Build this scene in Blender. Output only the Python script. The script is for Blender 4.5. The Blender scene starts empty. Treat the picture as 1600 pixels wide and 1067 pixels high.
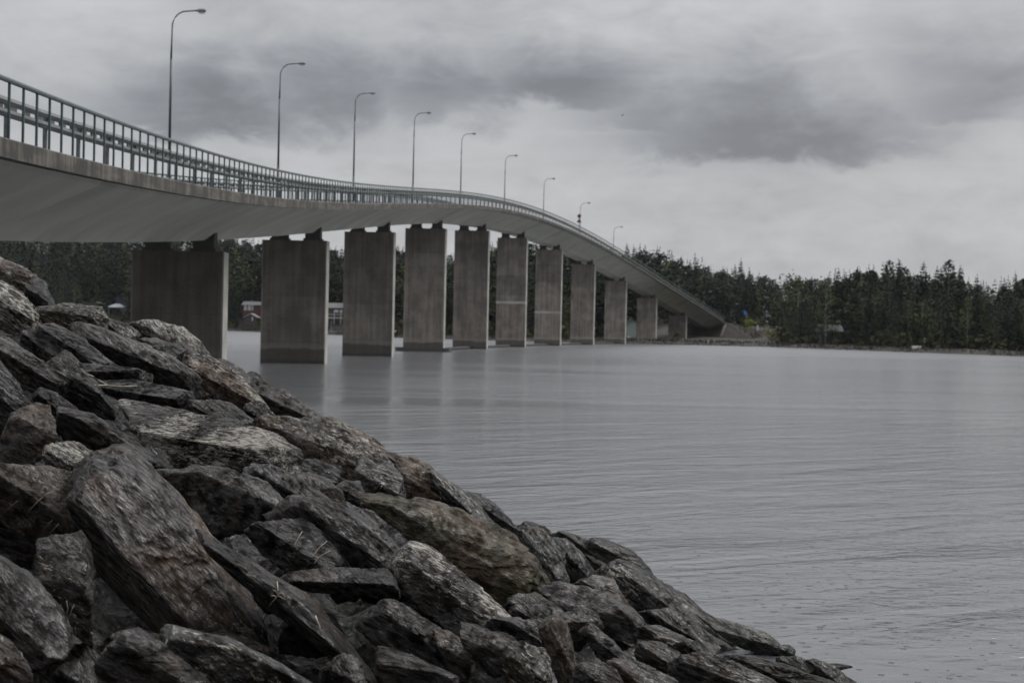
import bpy, bmesh, math, random
import numpy as np
from mathutils import Matrix, Vector

random.seed(7)
rng = np.random.default_rng(7)
scene = bpy.context.scene
COL = scene.collection
R = math.radians

# ------------------------------------------------------------------ camera
CAM_H, ROLL, PITCH, FPX = 2.661, 0.02115, -0.00878, 2222.0
cr, sr, cp, sp = math.cos(ROLL), math.sin(ROLL), math.cos(PITCH), math.sin(PITCH)
RIGHT = np.array([cr, -sr * sp, sr * cp]); FWD = np.array([0, cp, sp])
UP = np.cross(RIGHT, FWD)
CAM = np.array([0, 0, CAM_H])
cam_d = bpy.data.cameras.new('camera')
cam = bpy.data.objects.new('camera', cam_d); COL.objects.link(cam)
M = Matrix.Identity(4)
for k, v in enumerate((RIGHT, UP, -FWD)):
    for r_ in range(3): M[r_][k] = v[r_]
M[2][3] = CAM_H
cam.matrix_world = M
cam_d.sensor_width = 36.0; cam_d.lens = FPX / 1600 * 36
cam_d.clip_start = 0.1; cam_d.clip_end = 5000
cam_d.dof.use_dof = True; cam_d.dof.focus_distance = 11.0; cam_d.dof.aperture_fstop = 3.6
scene.camera = cam

# ------------------------------------------------------------------ node helpers
class NT:
    def __init__(s, tree): s.t = tree; s.n = tree.nodes; s.l = tree.links
    def put(s, sock, v):
        if isinstance(v, bpy.types.NodeSocket): s.l.new(v, sock)
        elif v is not None:
            if isinstance(v, (tuple, list)) and len(v) == 3 and sock.type == 'RGBA': v = (*v, 1)
            sock.default_value = v
    def new(s, typ, **kw):
        nd = s.n.new(typ)
        for k, v in kw.items(): setattr(nd, k, v)
        return nd
    def m(s, op, a, b=None, c=None, clamp=False):
        nd = s.new('ShaderNodeMath', operation=op, use_clamp=clamp)
        s.put(nd.inputs[0], a)
        if b is not None: s.put(nd.inputs[1], b)
        if c is not None: s.put(nd.inputs[2], c)
        return nd.outputs[0]
    def vm(s, op, a, b=None):
        nd = s.new('ShaderNodeVectorMath', operation=op); s.put(nd.inputs[0], a)
        if b is not None: s.put(nd.inputs[1], b)
        return nd.outputs[0]
    def noise(s, vec, scale, detail=4, rough=.55, dist=0.0, lac=2.0):
        nd = s.new('ShaderNodeTexNoise'); s.put(nd.inputs['Vector'], vec)
        nd.inputs['Scale'].default_value = scale; nd.inputs['Detail'].default_value = detail
        nd.inputs['Roughness'].default_value = rough; nd.inputs['Distortion'].default_value = dist
        nd.inputs['Lacunarity'].default_value = lac
        return nd.outputs[0]
    def vor(s, vec, scale, feature='F1', out='Distance', rand=1.0):
        nd = s.new('ShaderNodeTexVoronoi', feature=feature); s.put(nd.inputs['Vector'], vec)
        nd.inputs['Scale'].default_value = scale; nd.inputs['Randomness'].default_value = rand
        return nd.outputs[out]
    def ramp(s, fac, lo, hi, a=0.0, b=1.0, smooth=True):
        nd = s.new('ShaderNodeMapRange', interpolation_type='SMOOTHSTEP' if smooth else 'LINEAR')
        s.put(nd.inputs[0], fac); s.put(nd.inputs[1], lo); s.put(nd.inputs[2], hi); s.put(nd.inputs[3], a); s.put(nd.inputs[4], b)
        return nd.outputs[0]
    def mix(s, fac, a, b, mode='MIX'):
        nd = s.new('ShaderNodeMix', data_type='RGBA', blend_type=mode)
        s.put(nd.inputs[0], fac); s.put(nd.inputs[6], a); s.put(nd.inputs[7], b)
        return nd.outputs[2]
    def mapping(s, vec, loc=(0, 0, 0), rot=(0, 0, 0), scale=(1, 1, 1)):
        nd = s.new('ShaderNodeMapping'); s.put(nd.inputs[0], vec); s.put(nd.inputs[1], loc)
        nd.inputs[2].default_value = rot; nd.inputs[3].default_value = scale
        return nd.outputs[0]
    def comb(s, x, y, z):
        nd = s.new('ShaderNodeCombineXYZ'); s.put(nd.inputs[0], x); s.put(nd.inputs[1], y); s.put(nd.inputs[2], z)
        return nd.outputs[0]
    def sep(s, v):
        nd = s.new('ShaderNodeSeparateXYZ'); s.put(nd.inputs[0], v); return nd.outputs
    def bump(s, h, strength, dist, normal=None):
        nd = s.new('ShaderNodeBump'); s.put(nd.inputs['Height'], h)
        nd.inputs['Strength'].default_value = strength; nd.inputs['Distance'].default_value = dist
        if normal is not None: s.put(nd.inputs['Normal'], normal)
        return nd.outputs[0]
    def attr(s, name):
        nd = s.new('ShaderNodeAttribute', attribute_type='OBJECT', attribute_name=name); return nd.outputs['Fac']
    def gattr(s, name):
        return s.new('ShaderNodeAttribute', attribute_type='GEOMETRY', attribute_name=name).outputs['Vector']

def material(name):
    m = bpy.data.materials.new(name); m.use_nodes = True
    m.node_tree.nodes.clear()
    t = NT(m.node_tree)
    b = t.new('ShaderNodeBsdfPrincipled'); o = t.new('ShaderNodeOutputMaterial')
    t.l.new(b.outputs[0], o.inputs[0])
    return m, t, b

# ------------------------------------------------------------------ world: overcast sky
SUN_EL, SUN_AZ = 40.0, 47.0            # azimuth measured from +Y (view direction) towards +X
w = bpy.data.worlds.new('World'); scene.world = w; w.use_nodes = True
w.node_tree.nodes.clear(); t = NT(w.node_tree)
sky = t.new('ShaderNodeTexSky', sky_type='NISHITA')
sky.sun_disc = False; sky.sun_elevation = R(SUN_EL); sky.sun_rotation = R(SUN_AZ)
sky.air_density = 1.0; sky.dust_density = 3.0
gen = t.new('ShaderNodeTexCoord').outputs['Generated']
dx, dy, dz = t.sep(gen)
az = t.m('ARCTAN2', dx, dy); el = t.m('ARCSINE', dz)
azd = t.m('MULTIPLY', az, 57.2958); eld = t.m('MULTIPLY', el, 57.2958)
# clouds on a flat layer overhead, so that they get thinner and closer towards the horizon
zc = t.m('ADD', t.m('MAXIMUM', dz, 0.0), 0.13)
lay = t.comb(t.m('DIVIDE', dx, zc), t.m('DIVIDE', dy, zc), 0.0)
n1 = t.noise(lay, 0.85, 6, .52, .35)
n2 = t.noise(t.mapping(lay, (3.1, 7.7, 0)), 2.2, 6, .55, .4)
ang = t.comb(t.m('MULTIPLY', azd, 0.11), t.m('MULTIPLY', eld, 0.24), 0.0)
n3 = t.noise(ang, 1.0, 7, .56, .5)
n4 = t.noise(t.mapping(ang, (5.3, 2.2, 0)), 2.6, 8, .60, .45)
n5 = t.noise(t.mapping(ang, (1.7, 8.2, 0)), 5.5, 6, .6, .25)
wob = t.m('MULTIPLY', t.m('SUBTRACT', n3, .5), 5.0)
wob2 = t.m('ADD', t.m('MULTIPLY', t.m('SUBTRACT', n4, .5), 3.4), t.m('MULTIPLY', t.m('SUBTRACT', n5, .5), .5))
azw = t.m('ADD', azd, t.m('MULTIPLY', wob, 1.4)); elw = t.m('ADD', eld, wob2)
# heavy cloud banks: (azimuth, elevation of the base, half width, softness below, height above, weight)
BANKS = [(-12.4, 7.9, 4.6, .8, 3.4, 1.0), (-8.0, 8.9, 4.6, 1.2, 2.6, .85), (-3.2, 9.0, 4.0, 1.0, 2.2, .75), (1.6, 9.4, 4.2, .8, 2.4, .9),
         (10.3, 7.5, 7.0, .75, 3.2, 1.0), (5.0, 8.2, 4.0, .6, 2.4, .7), (17.5, 8.6, 4.0, .9, 4.2, .65), (-20.5, 13.4, 2.2, 1.0, 2.0, .6),
         (25, 9.5, 5, 1.0, 4, .8), (-27, 9, 5, 1.0, 3, .8), (-38, 12, 8, 2, 4, .8), (38, 13, 9, 2, 4, .8)]
fld = None
for (a0, e0, sa, sb, st, amt) in BANKS:
    u = t.m('DIVIDE', t.m('SUBTRACT', azw, a0), sa)
    d = t.m('SUBTRACT', elw, e0)
    up_ = t.m('DIVIDE', t.m('MAXIMUM', d, 0.0), st); dn = t.m('DIVIDE', t.m('MINIMUM', d, 0.0), sb)
    q = t.m('ADD', t.m('MULTIPLY', u, u), t.m('ADD', t.m('MULTIPLY', up_, up_), t.m('MULTIPLY', dn, dn)))
    g = t.m('MULTIPLY', t.m('POWER', 2.71828, t.m('MULTIPLY', q, -1.0)), amt)
    fld = g if fld is None else t.m('MAXIMUM', fld, g)
# the rest of the sky: the same kind of banks, strewn by noise over the layer
far_ = t.ramp(t.m('ADD', t.m('MULTIPLY', n1, .75), t.m('MULTIPLY', n2, .25)), .50, .66, 0, .8)
fld = t.m('MAXIMUM', fld, t.m('MULTIPLY', far_, t.ramp(eld, 12, 20)))
tex = t.m('ADD', t.m('MULTIPLY', t.m('SUBTRACT', n4, .5), .85), t.m('MULTIPLY', t.m('SUBTRACT', n5, .5), .45))
dkn = t.ramp(t.m('ADD', fld, t.m('MULTIPLY', tex, .75)), -.12, 1.05, 0, 1)
n6 = t.noise(t.comb(t.m('MULTIPLY', azd, 0.06), t.m('MULTIPLY', eld, 0.55), 3.0), 1.0, 5, .55, .6)
acc = t.m('ADD', t.m('MULTIPLY', t.m('SUBTRACT', n3, .5), .55), t.m('ADD', t.m('MULTIPLY', tex, .60), t.m('MULTIPLY', t.m('SUBTRACT', n6, .5), .22)))
acc = t.m('SUBTRACT', acc, t.m('MULTIPLY', dkn, .53))
# brighter breaks in the cover
for (a0, e0, sa, se, amt) in [(-10.5, 5.8, 4.5, 2.0, .10), (2.5, 8.1, 2.4, 1.0, .08), (8.0, 14.0, 6.0, 2.2, .17), (-16.5, 11.6, 4.5, 2.2, .20), (8.0, 2.2, 9, 1.6, -.06)]:
    u = t.m('DIVIDE', t.m('SUBTRACT', azw, a0), sa); d = t.m('DIVIDE', t.m('SUBTRACT', elw, e0), se)
    acc = t.m('ADD', acc, t.m('MULTIPLY', t.m('POWER', 2.71828, t.m('MULTIPLY', t.m('ADD', t.m('MULTIPLY', u, u), t.m('MULTIPLY', d, d)), -1.0)), amt))
hi = t.ramp(eld, 12, 48, 0.0, 2.7)
val = t.m('ADD', t.m('ADD', acc, 1.0), hi)
val = t.m('MAXIMUM', t.m('MINIMUM', val, 3.9), .45)
dark = t.ramp(val, .55, 1.0)
tint = t.mix(dark, (.93, .962, 1.045, 1), (.982, 1.0, 1.032, 1))
CLOUD = 4.55
cl = t.mix(1.0, tint, t.comb(t.m('MULTIPLY', val, CLOUD), t.m('MULTIPLY', val, CLOUD), t.m('MULTIPLY', val, CLOUD)), 'MULTIPLY')
skyc = t.mix(.96, sky.outputs[0], cl)
bg = t.new('ShaderNodeBackground'); t.put(bg.inputs[0], skyc); bg.inputs[1].default_value = 0.1
out = t.new('ShaderNodeOutputWorld'); t.l.new(bg.outputs[0], out.inputs[0])

# ------------------------------------------------------------------ sun behind the overcast
sun_d = bpy.data.lights.new('sun', 'SUN'); sun_d.energy = 1.45; sun_d.angle = R(24); sun_d.color = (1.0, .97, .93)
sun = bpy.data.objects.new('sun', sun_d); COL.objects.link(sun)
sd = Vector((math.sin(R(SUN_AZ)) * math.cos(R(SUN_EL)), math.cos(R(SUN_AZ)) * math.cos(R(SUN_EL)), math.sin(R(SUN_EL))))
sun.rotation_euler = (-sd).to_track_quat('-Z', 'Y').to_euler(); sun.location = (60, 40, 80)

vs = scene.view_settings
vs.view_transform = 'Standard'; vs.look = 'None'; vs.gamma = 1.0; vs.use_curve_mapping = False
vs.exposure = 0.15

# ------------------------------------------------------------------ object helpers
def mesh_np(name, V, F, smooth=False, uv=None):
    V = np.asarray(V, dtype=np.float32); me = bpy.data.meshes.new(name)
    if isinstance(F, np.ndarray):
        n, k = F.shape
        me.vertices.add(len(V)); me.vertices.foreach_set('co', V.ravel())
        me.loops.add(n * k); me.loops.foreach_set('vertex_index', F.astype(np.int32).ravel())
        me.polygons.add(n); me.polygons.foreach_set('loop_start', np.arange(0, n * k, k, dtype=np.int32))
        me.polygons.foreach_set('loop_total', np.full(n, k, dtype=np.int32))
        me.update(calc_edges=True)
    else:
        me.from_pydata([tuple(map(float, v)) for v in V], [], [tuple(int(i) for i in f) for f in F]); me.update()
    if uv is not None:
        lay_ = me.uv_layers.new(name='UVMap')
        li = np.zeros(len(me.loops), dtype=np.int32); me.loops.foreach_get('vertex_index', li)
        lay_.data.foreach_set('uv', np.asarray(uv, dtype=np.float32)[li].ravel())
    me.polygons.foreach_set('use_smooth', np.full(len(me.polygons), smooth))
    return me

def link(name, me, mat=None, parent=None, loc=None, **props):
    o = bpy.data.objects.new(name, me); COL.objects.link(o)
    if mat is not None and me is not None and len(me.materials) == 0: me.materials.append(mat)
    if parent is not None: o.parent = parent
    if loc is not None: o.location = loc
    for k, v in props.items(): o[k] = v
    return o

def thing(name, label, cat, loc=(0, 0, 0), group=None, rz=0.0):
    o = bpy.data.objects.new(name, None); COL.objects.link(o); o.empty_display_size = .2
    o.location = loc; o.rotation_euler = (0, 0, rz); o['label'] = label; o['category'] = cat
    if group: o['group'] = group
    return o

class MB:
    def __init__(s): s.v = []; s.f = []
    def add(s, V, F):
        b = len(s.v); s.v += [tuple(map(float, p)) for p in V]; s.f += [tuple(b + i for i in f) for f in F]; return s
    def box(s, x0, x1, y0, y1, z0, z1):
        V = [(x, y, z) for z in (z0, z1) for y in (y0, y1) for x in (x0, x1)]
        return s.add(V, [(0, 2, 3, 1), (4, 5, 7, 6), (0, 1, 5, 4), (2, 6, 7, 3), (0, 4, 6, 2), (1, 3, 7, 5)])
    def bar(s, a, b, w, h=None, up=(0, 0, 1)):
        a = np.array(a, float); b = np.array(b, float); h = h or w
        d = (b - a) / np.linalg.norm(b - a); u = np.array(up, float)
        if abs(d @ u) > .97: u = np.array((1., 0, 0))
        x = np.cross(d, u); x /= np.linalg.norm(x); y = np.cross(x, d)
        V = [p + x * i * w / 2 + y * j * h / 2 for p in (a, b) for i, j in ((-1, -1), (1, -1), (1, 1), (-1, 1))]
        return s.add(V, [(0, 1, 2, 3), (7, 6, 5, 4), (0, 4, 5, 1), (1, 5, 6, 2), (2, 6, 7, 3), (3, 7, 4, 0)])
    def tube(s, pts, rad, n=8):
        pts = [np.array(p, float) for p in pts]
        if not isinstance(rad, (list, tuple, np.ndarray)): rad = [rad] * len(pts)
        V = []; F = []
        for k, p in enumerate(pts):
            d = pts[min(k + 1, len(pts) - 1)] - pts[max(k - 1, 0)]; d = d / np.linalg.norm(d)
            u = np.array((0, 0, 1.)) if abs(d[2]) < .9 else np.array((1., 0, 0))
            x = np.cross(d, u); x /= np.linalg.norm(x); y = np.cross(x, d)
            V += [p + rad[k] * (math.cos(2 * math.pi * j / n) * x + math.sin(2 * math.pi * j / n) * y) for j in range(n)]
        for k in range(len(pts) - 1):
            for j in range(n): F.append((k * n + j, k * n + (j + 1) % n, (k + 1) * n + (j + 1) % n, (k + 1) * n + j))
        F.append(tuple(range(n))[::-1]); F.append(tuple((len(pts) - 1) * n + j for j in range(n)))
        return s.add(V, F)
    def mesh(s, name, smooth=False): return mesh_np(name, s.v, s.f, smooth)
    def obj(s, name, mat, parent=None, smooth=False, loc=None, **p): return link(name, s.mesh(name, smooth), mat, parent, loc, **p)

def pxray(x, y):
    u, v = x - 800.0, y - 533.5
    d = RIGHT * u / FPX - UP * v / FPX + FWD
    return d / d[1]                       # scaled so that y = 1: point at depth Y is CAM + d*Y

def at(x, y, Y): return CAM + pxray(x, y) * Y

# ------------------------------------------------------------------ noise for geometry
_perm = rng.permutation(4096)
_grad = rng.normal(size=(4096, 3)); _grad /= np.linalg.norm(_grad, axis=1)[:, None]
def perlin(P):
    i0 = np.floor(P).astype(np.int64); f = P - i0; u = f * f * f * (f * (f * 6 - 15) + 10)
    def g(ox, oy, oz):
        h = _perm[(_perm[(_perm[(i0[:, 0] + ox) & 4095] + i0[:, 1] + oy) & 4095] + i0[:, 2] + oz) & 4095]
        G = _grad[h]; return G[:, 0] * (f[:, 0] - ox) + G[:, 1] * (f[:, 1] - oy) + G[:, 2] * (f[:, 2] - oz)
    def L(a, b, k): return a + (b - a) * u[:, k]
    x00 = L(g(0, 0, 0), g(1, 0, 0), 0); x10 = L(g(0, 1, 0), g(1, 1, 0), 0)
    x01 = L(g(0, 0, 1), g(1, 0, 1), 0); x11 = L(g(0, 1, 1), g(1, 1, 1), 0)
    return L(L(x00, x10, 1), L(x01, x11, 1), 2) * 1.6
def fbm(P, octv=4, gain=.5):
    a, s_, r_ = 1.0, 0.0, 0.0
    for k in range(octv): r_ = r_ + a * perlin(P * 2.03 ** k + 17.3 * k); a *= gain
    return r_

# ------------------------------------------------------------------ materials
def mat_simple(name, col, rough=.6, metal=0.0, var=.12, scale=8.0):
    m, t, b = material(name)
    n = t.noise(t.new('ShaderNodeTexCoord').outputs['Object'], scale, 5)
    c = t.mix(t.ramp(n, .3, .7), tuple(x * (1 - var) for x in col), tuple(min(1, x * (1 + var)) for x in col))
    t.put(b.inputs['Base Color'], c); b.inputs['Roughness'].default_value = rough; b.inputs['Metallic'].default_value = metal
    return m

def mat_rock():
    m, t, b = material('rock')
    P = t.new('ShaderNodeTexCoord').outputs['Object']
    rnd = t.new('ShaderNodeObjectInfo').outputs['Random']
    off = t.comb(t.m('MULTIPLY', rnd, 91.0), t.m('MULTIPLY', rnd, 37.0), t.m('MULTIPLY', rnd, 53.0))
    Q = t.vm('ADD', P, off)
    gr = t.attr('grain'); gs = t.attr('grainsize')
    Q = t.vm('MULTIPLY', Q, t.comb(gs, gs, gs))
    S = t.vm('MULTIPLY', Q, t.comb(1.0, gr, t.m('MULTIPLY', gr, .9)))   # stretched along the foliation
    tone = t.attr('tone'); lich = t.attr('lichen'); rust = t.attr('rust'); moss = t.attr('moss')
    a = t.noise(S, 2.0, 8, .62, .6); bb = t.noise(Q, 1.3, 5, .55, .3); c = t.noise(S, 9.0, 6, .6, .3)
    v = t.m('ADD', t.m('MULTIPLY', a, .55), t.m('ADD', t.m('MULTIPLY', bb, .25), t.m('MULTIPLY', c, .35)))
    base = t.mix(t.ramp(v, .44, .72), (.0024, .0022, .0021), (.0215, .0192, .0185))
    base = t.mix(1.0, base, t.mix(t.ramp(c, .38, .62), (.55, .55, .56), (1.45, 1.43, 1.46)), 'MULTIPLY')
    fine = t.noise(t.mapping(Q, scale=(1.0, 4.5, 4.0)), 22.0, 5, .65, .5)
    base = t.mix(1.0, base, t.mix(t.ramp(fine, .38, .62), (.55, .55, .56), (1.32, 1.31, 1.34)), 'MULTIPLY')
    warm = t.noise(t.vm('ADD', Q, (9.1, 2.2, 4.4)), .9, 4, .5, .4)
    base = t.mix(t.ramp(warm, .42, .68, 0, .8), base, t.mix(.5, base, (.046, .031, .022)))
    rn = t.noise(t.vm('ADD', Q, (3.7, 8.1, 1.9)), 1.5, 6, .62, .5)
    rf = t.m('MULTIPLY', t.ramp(t.m('ADD', rn, t.m('MULTIPLY', rust, .28)), .56, .80), t.m('MINIMUM', t.m('MULTIPLY', rust, 2.2), .9))
    base = t.mix(rf, base, t.mix(t.ramp(c, .3, .7), (.020, .013, .008), (.085, .048, .025)))
    mn = t.noise(t.vm('ADD', Q, (1.7, 5.1, 6.9)), 2.1, 6, .65, .3)
    mf = t.m('MULTIPLY', t.ramp(t.m('ADD', mn, t.m('MULTIPLY', moss, .25)), .55, .75), t.m('MINIMUM', t.m('MULTIPLY', moss, 2.0), .85))
    base = t.mix(mf, base, t.mix(t.ramp(c, .3, .7), (.010, .010, .005), (.042, .036, .015)))
    base = t.mix(1.0, base, t.comb(tone, tone, tone), 'MULTIPLY')
    # pale crustose lichen and bird lime: broken flecks strung along the foliation
    patch = t.noise(t.vm('ADD', Q, (6.6, 1.2, 8.8)), 1.5, 3, .5)
    fl = t.noise(t.mapping(t.vm('ADD', Q, (2.2, 9.9, 3.3)), scale=(.8, 3.0, 2.6)), 13.0, 6, .70, .9)
    th = t.m('SUBTRACT', .645, t.m('MULTIPLY', lich, t.ramp(patch, .36, .64, .05, .315)))
    ff = t.ramp(fl, th, t.m('ADD', th, .07), 0, .82)
    base = t.mix(t.m('MULTIPLY', ff, t.m('MINIMUM', t.m('MULTIPLY', lich, 4.0), 1.0)), base, t.mix(c, (.25, .23, .19), (.52, .48, .42)))
    # thin quartz veins
    vn = t.noise(t.vm('ADD', Q, (4.4, 4.1, 7.7)), 1.1, 4, .6, .8)
    ve = t.ramp(t.m('ABSOLUTE', t.m('SUBTRACT', vn, .52)), 0.0, .006, .30, 0)
    ve = t.m('MULTIPLY', ve, t.ramp(t.noise(Q, .8, 2), .52, .62))
    base = t.mix(ve, base, (.30, .28, .26))
    wz = t.m('ADD', t.sep(t.new('ShaderNodeNewGeometry').outputs['Position'])[2], t.m('MULTIPLY', t.m('SUBTRACT', bb, .5), .3))
    base = t.mix(t.ramp(wz, .40, .20, 0, .85), base, (.009, .009, .006))
    t.put(b.inputs['Base Color'], base)
    wet = t.m('ADD', t.m('MULTIPLY', c, .5), t.m('ADD', t.m('MULTIPLY', fine, .25), t.m('MULTIPLY', a, .25)))
    t.put(b.inputs['Roughness'], t.m('ADD', t.ramp(wet, .42, .58, .50, .22), t.m('MULTIPLY', ff, .2)))
    t.put(b.inputs['Specular IOR Level'], t.m('MULTIPLY', t.ramp(wet, .42, .60, .06, .78), t.ramp(bb, .36, .62, .55, 1.15)))
    h = t.m('ADD', t.m('MULTIPLY', a, .9), t.m('ADD', t.m('MULTIPLY', c, .46), t.m('MULTIPLY', t.noise(S, 30.0, 5, .65), .14)))
    h = t.m('ADD', h, t.m('MULTIPLY', fine, .26))
    t.put(b.inputs['Normal'], t.bump(h, 1.0, .10))
    return m

def mat_concrete(name, dark, light, streak=1.0, kind='web'):
    m, t, b = material(name)
    geo = t.new('ShaderNodeNewGeometry').outputs['Position']
    uv = t.new('ShaderNodeUVMap', uv_map='UVMap').outputs[0]
    if kind == 'pier':
        P = t.new('ShaderNodeTexCoord').outputs['Object']
        rnd = t.new('ShaderNodeObjectInfo').outputs['Random']
        P = t.vm('ADD', P, t.comb(t.m('MULTIPLY', rnd, 40), t.m('MULTIPLY', rnd, 70), 0))
        st = t.noise(t.mapping(P, scale=(1.0, 1.0, .045)), 2.4, 6, .62, .1)
        st2 = t.noise(t.mapping(P, scale=(1.0, 1.0, .02)), 6.5, 3, .6)
        bl = t.noise(P, .55, 5, .6)
        v = t.m('ADD', t.m('MULTIPLY', st, .40), t.m('ADD', t.m('MULTIPLY', st2, .18), t.m('MULTIPLY', bl, .45)))
        c = t.mix(t.ramp(v, .40, .66), dark, light)
        z = t.sep(geo)[2]
        zz = t.m('ADD', z, t.m('MULTIPLY', t.m('SUBTRACT', t.noise(P, .8, 4), .5), .5))
        # casting joints every 3 m, and the wet, algae-stained foot
        fr = t.m('ABSOLUTE', t.m('SUBTRACT', t.m('FRACT', t.m('DIVIDE', z, 3.05)), .5))
        j = t.ramp(fr, .490, .496, 0, .35)
        c = t.mix(j, c, tuple(x * .5 for x in dark))
        lift = t.noise(t.comb(t.m('MULTIPLY', t.m('ROUND', t.m('DIVIDE', z, 3.05)), 3.7), t.m('MULTIPLY', rnd, 31.0), 0.0), 1.0, 1)
        c = t.mix(1.0, c, t.mix(t.ramp(lift, .35, .65), (.82, .81, .80), (1.16, 1.15, 1.13)), 'MULTIPLY')
        fx = t.m('ABSOLUTE', t.m('SUBTRACT', t.m('FRACT', t.m('ADD', t.m('DIVIDE', t.sep(t.new('ShaderNodeTexCoord').outputs['Object'])[0], 1.12), .5)), .5))
        c = t.mix(t.ramp(fx, .480, .49, 0, .22), c, tuple(x * .5 for x in dark))
        rustn = t.noise(t.mapping(P, scale=(1.6, 1.6, .10)), 1.7, 4, .6)
        c = t.mix(t.ramp(rustn, .60, .72, 0, .5), c, (.085, .055, .035))
        band = t.m('MULTIPLY', t.ramp(zz, .95, 1.05), t.ramp(zz, 1.6, 1.2))
        c = t.mix(t.m('MULTIPLY', band, .45), c, (.27, .25, .215))
        c = t.mix(t.ramp(zz, 1.05, .9, 0, .75), c, (.050, .046, .038))
        c = t.mix(t.ramp(zz, .35, .15, 0, .8), c, (.020, .020, .016))
        rough = .8
        h = t.m('ADD', t.noise(P, 3.0, 6, .6), t.m('MULTIPLY', st2, .3))
    elif kind == 'edge':
        st = t.noise(t.mapping(uv, scale=(1.0, .10, 1)), 1.05, 3, .6)
        st2 = t.noise(t.mapping(uv, scale=(1.0, .05, 1)), 5.0, 3, .6)
        bl = t.noise(t.mapping(uv, scale=(.35, 1.6, 1)), 1.0, 5, .6)
        v = t.m('ADD', t.m('MULTIPLY', st, .5), t.m('ADD', t.m('MULTIPLY', st2, .22), t.m('MULTIPLY', bl, .33)))
        c = t.mix(t.ramp(v, .49, .61), dark, light)
        fr = t.m('ABSOLUTE', t.m('SUBTRACT', t.m('FRACT', t.m('DIVIDE', t.sep(uv)[0], 4.8)), .5))
        c = t.mix(t.ramp(fr, .492, .4965, 0, .6), c, tuple(x * .4 for x in dark))
        rough = .8; h = t.noise(geo, 6.0, 5, .6)
    else:
        sk = t.mapping(uv, rot=(0, 0, R(-18)), scale=(1, 1, 1))
        st = t.noise(t.mapping(sk, scale=(1.0, .16, 1)), .55, 6, .55)
        bl = t.noise(geo, .35, 6, .55)
        c = t.mix(t.ramp(t.m('ADD', t.m('MULTIPLY', st, .3), t.m('MULTIPLY', bl, .7)), .34, .66), dark, light)
        ln = t.ramp(t.noise(t.mapping(sk, scale=(1.0, .05, 1)), .38, 2, .5), .66, .70, 0, .40)
        c = t.mix(ln, c, tuple(x * .55 for x in dark))
        fr = t.m('ABSOLUTE', t.m('SUBTRACT', t.m('FRACT', t.m('DIVIDE', t.sep(uv)[0], 7.25)), .5))
        c = t.mix(t.ramp(fr, .494, .4985, 0, .35), c, tuple(x * .5 for x in dark))
        stn = t.noise(t.mapping(uv, scale=(1.0, .35, 1)), .22, 5, .62, .4)
        c = t.mix(t.ramp(stn, .50, .68, 0, .45), c, tuple(x * .55 for x in dark))
        rough = .75; h = t.noise(geo, 3.0, 6, .6)
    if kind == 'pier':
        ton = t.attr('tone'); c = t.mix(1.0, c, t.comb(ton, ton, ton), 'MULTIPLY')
    fine = t.noise(geo, 14.0, 4, .6)
    c = t.mix(t.ramp(fine, .35, .7, 0, .22), c, tuple(x * .7 for x in light))
    t.put(b.inputs['Base Color'], c); b.inputs['Roughness'].default_value = rough
    t.put(b.inputs['Normal'], t.bump(h, .35, .05))
    return m

def mat_water():
    m, t, b = material('water')
    P = t.new('ShaderNodeNewGeometry').outputs['Position']
    X, Y, Z = t.sep(P)
    rot = t.mapping(P, rot=(0, 0, R(9)))
    rot = t.mapping(P, rot=(0, 0, R(-33)))
    rot2 = t.mapping(P, rot=(0, 0, R(-14)))
    big = t.noise(t.mapping(rot, scale=(.30, 1.0, 1)), .95, 3, .5, .6)
    mid = t.noise(t.mapping(rot2, scale=(.62, 1.0, 1)), 2.9, 4, .6, .8)
    sm = t.noise(t.mapping(P, rot=(0, 0, R(-14)), scale=(.6, 1.0, 1)), 7.5, 3, .5, .3)
    calm = t.noise(t.mapping(P, scale=(.5, 1.0, 1)), .045, 3, .5, .4)
    k = t.ramp(calm, .40, .60, .22, 1.15)
    far = t.ramp(Y, 25, 200, 1.0, .7)
    h = t.m('MULTIPLY', t.m('ADD', t.m('MULTIPLY', big, 1.0), t.m('ADD', t.m('MULTIPLY', mid, .36), t.m('MULTIPLY', sm, .10))), t.m('MULTIPLY', k, far))
    # rings left by rain drops close to the viewer
    rings = None
    for sc, o in ((3.1, 0.0), (4.6, 5.5)):
        nd = t.new('ShaderNodeTexVoronoi', voronoi_dimensions='2D', feature='F1'); t.put(nd.inputs['Vector'], t.vm('ADD', P, (o, o * .7, 0))); nd.inputs['Scale'].default_value = sc
        d = nd.outputs['Distance']; cr_ = t.sep(nd.outputs['Color'])[0]
        on = t.ramp(cr_, .60, .62)
        rad = t.ramp(cr_, .62, 1.0, .02, .085)
        ring = t.ramp(t.m('ABSOLUTE', t.m('SUBTRACT', d, rad)), 0, .05, 1, 0)
        g = t.m('MULTIPLY', ring, on)
        rings = g if rings is None else t.m('ADD', rings, g)
    near = t.ramp(Y, 34, 14, 0, 1)
    h2 = t.m('MULTIPLY', t.m('MULTIPLY', rings, near), .16)
    n = t.bump(h, 1.0, .115)
    n = t.bump(h2, 1.0, .10, n)
    t.put(b.inputs['Base Color'], (.096, .099, .105)); b.inputs['Roughness'].default_value = .07
    t.put(b.inputs['Roughness'], t.m('ADD', t.ramp(Y, 10, 120, .14, .20, False), t.ramp(Y, 120, 250, 0, .17)))
    b.inputs['IOR'].default_value = 1.45
    t.put(b.inputs['Normal'], n)
    return m

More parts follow.
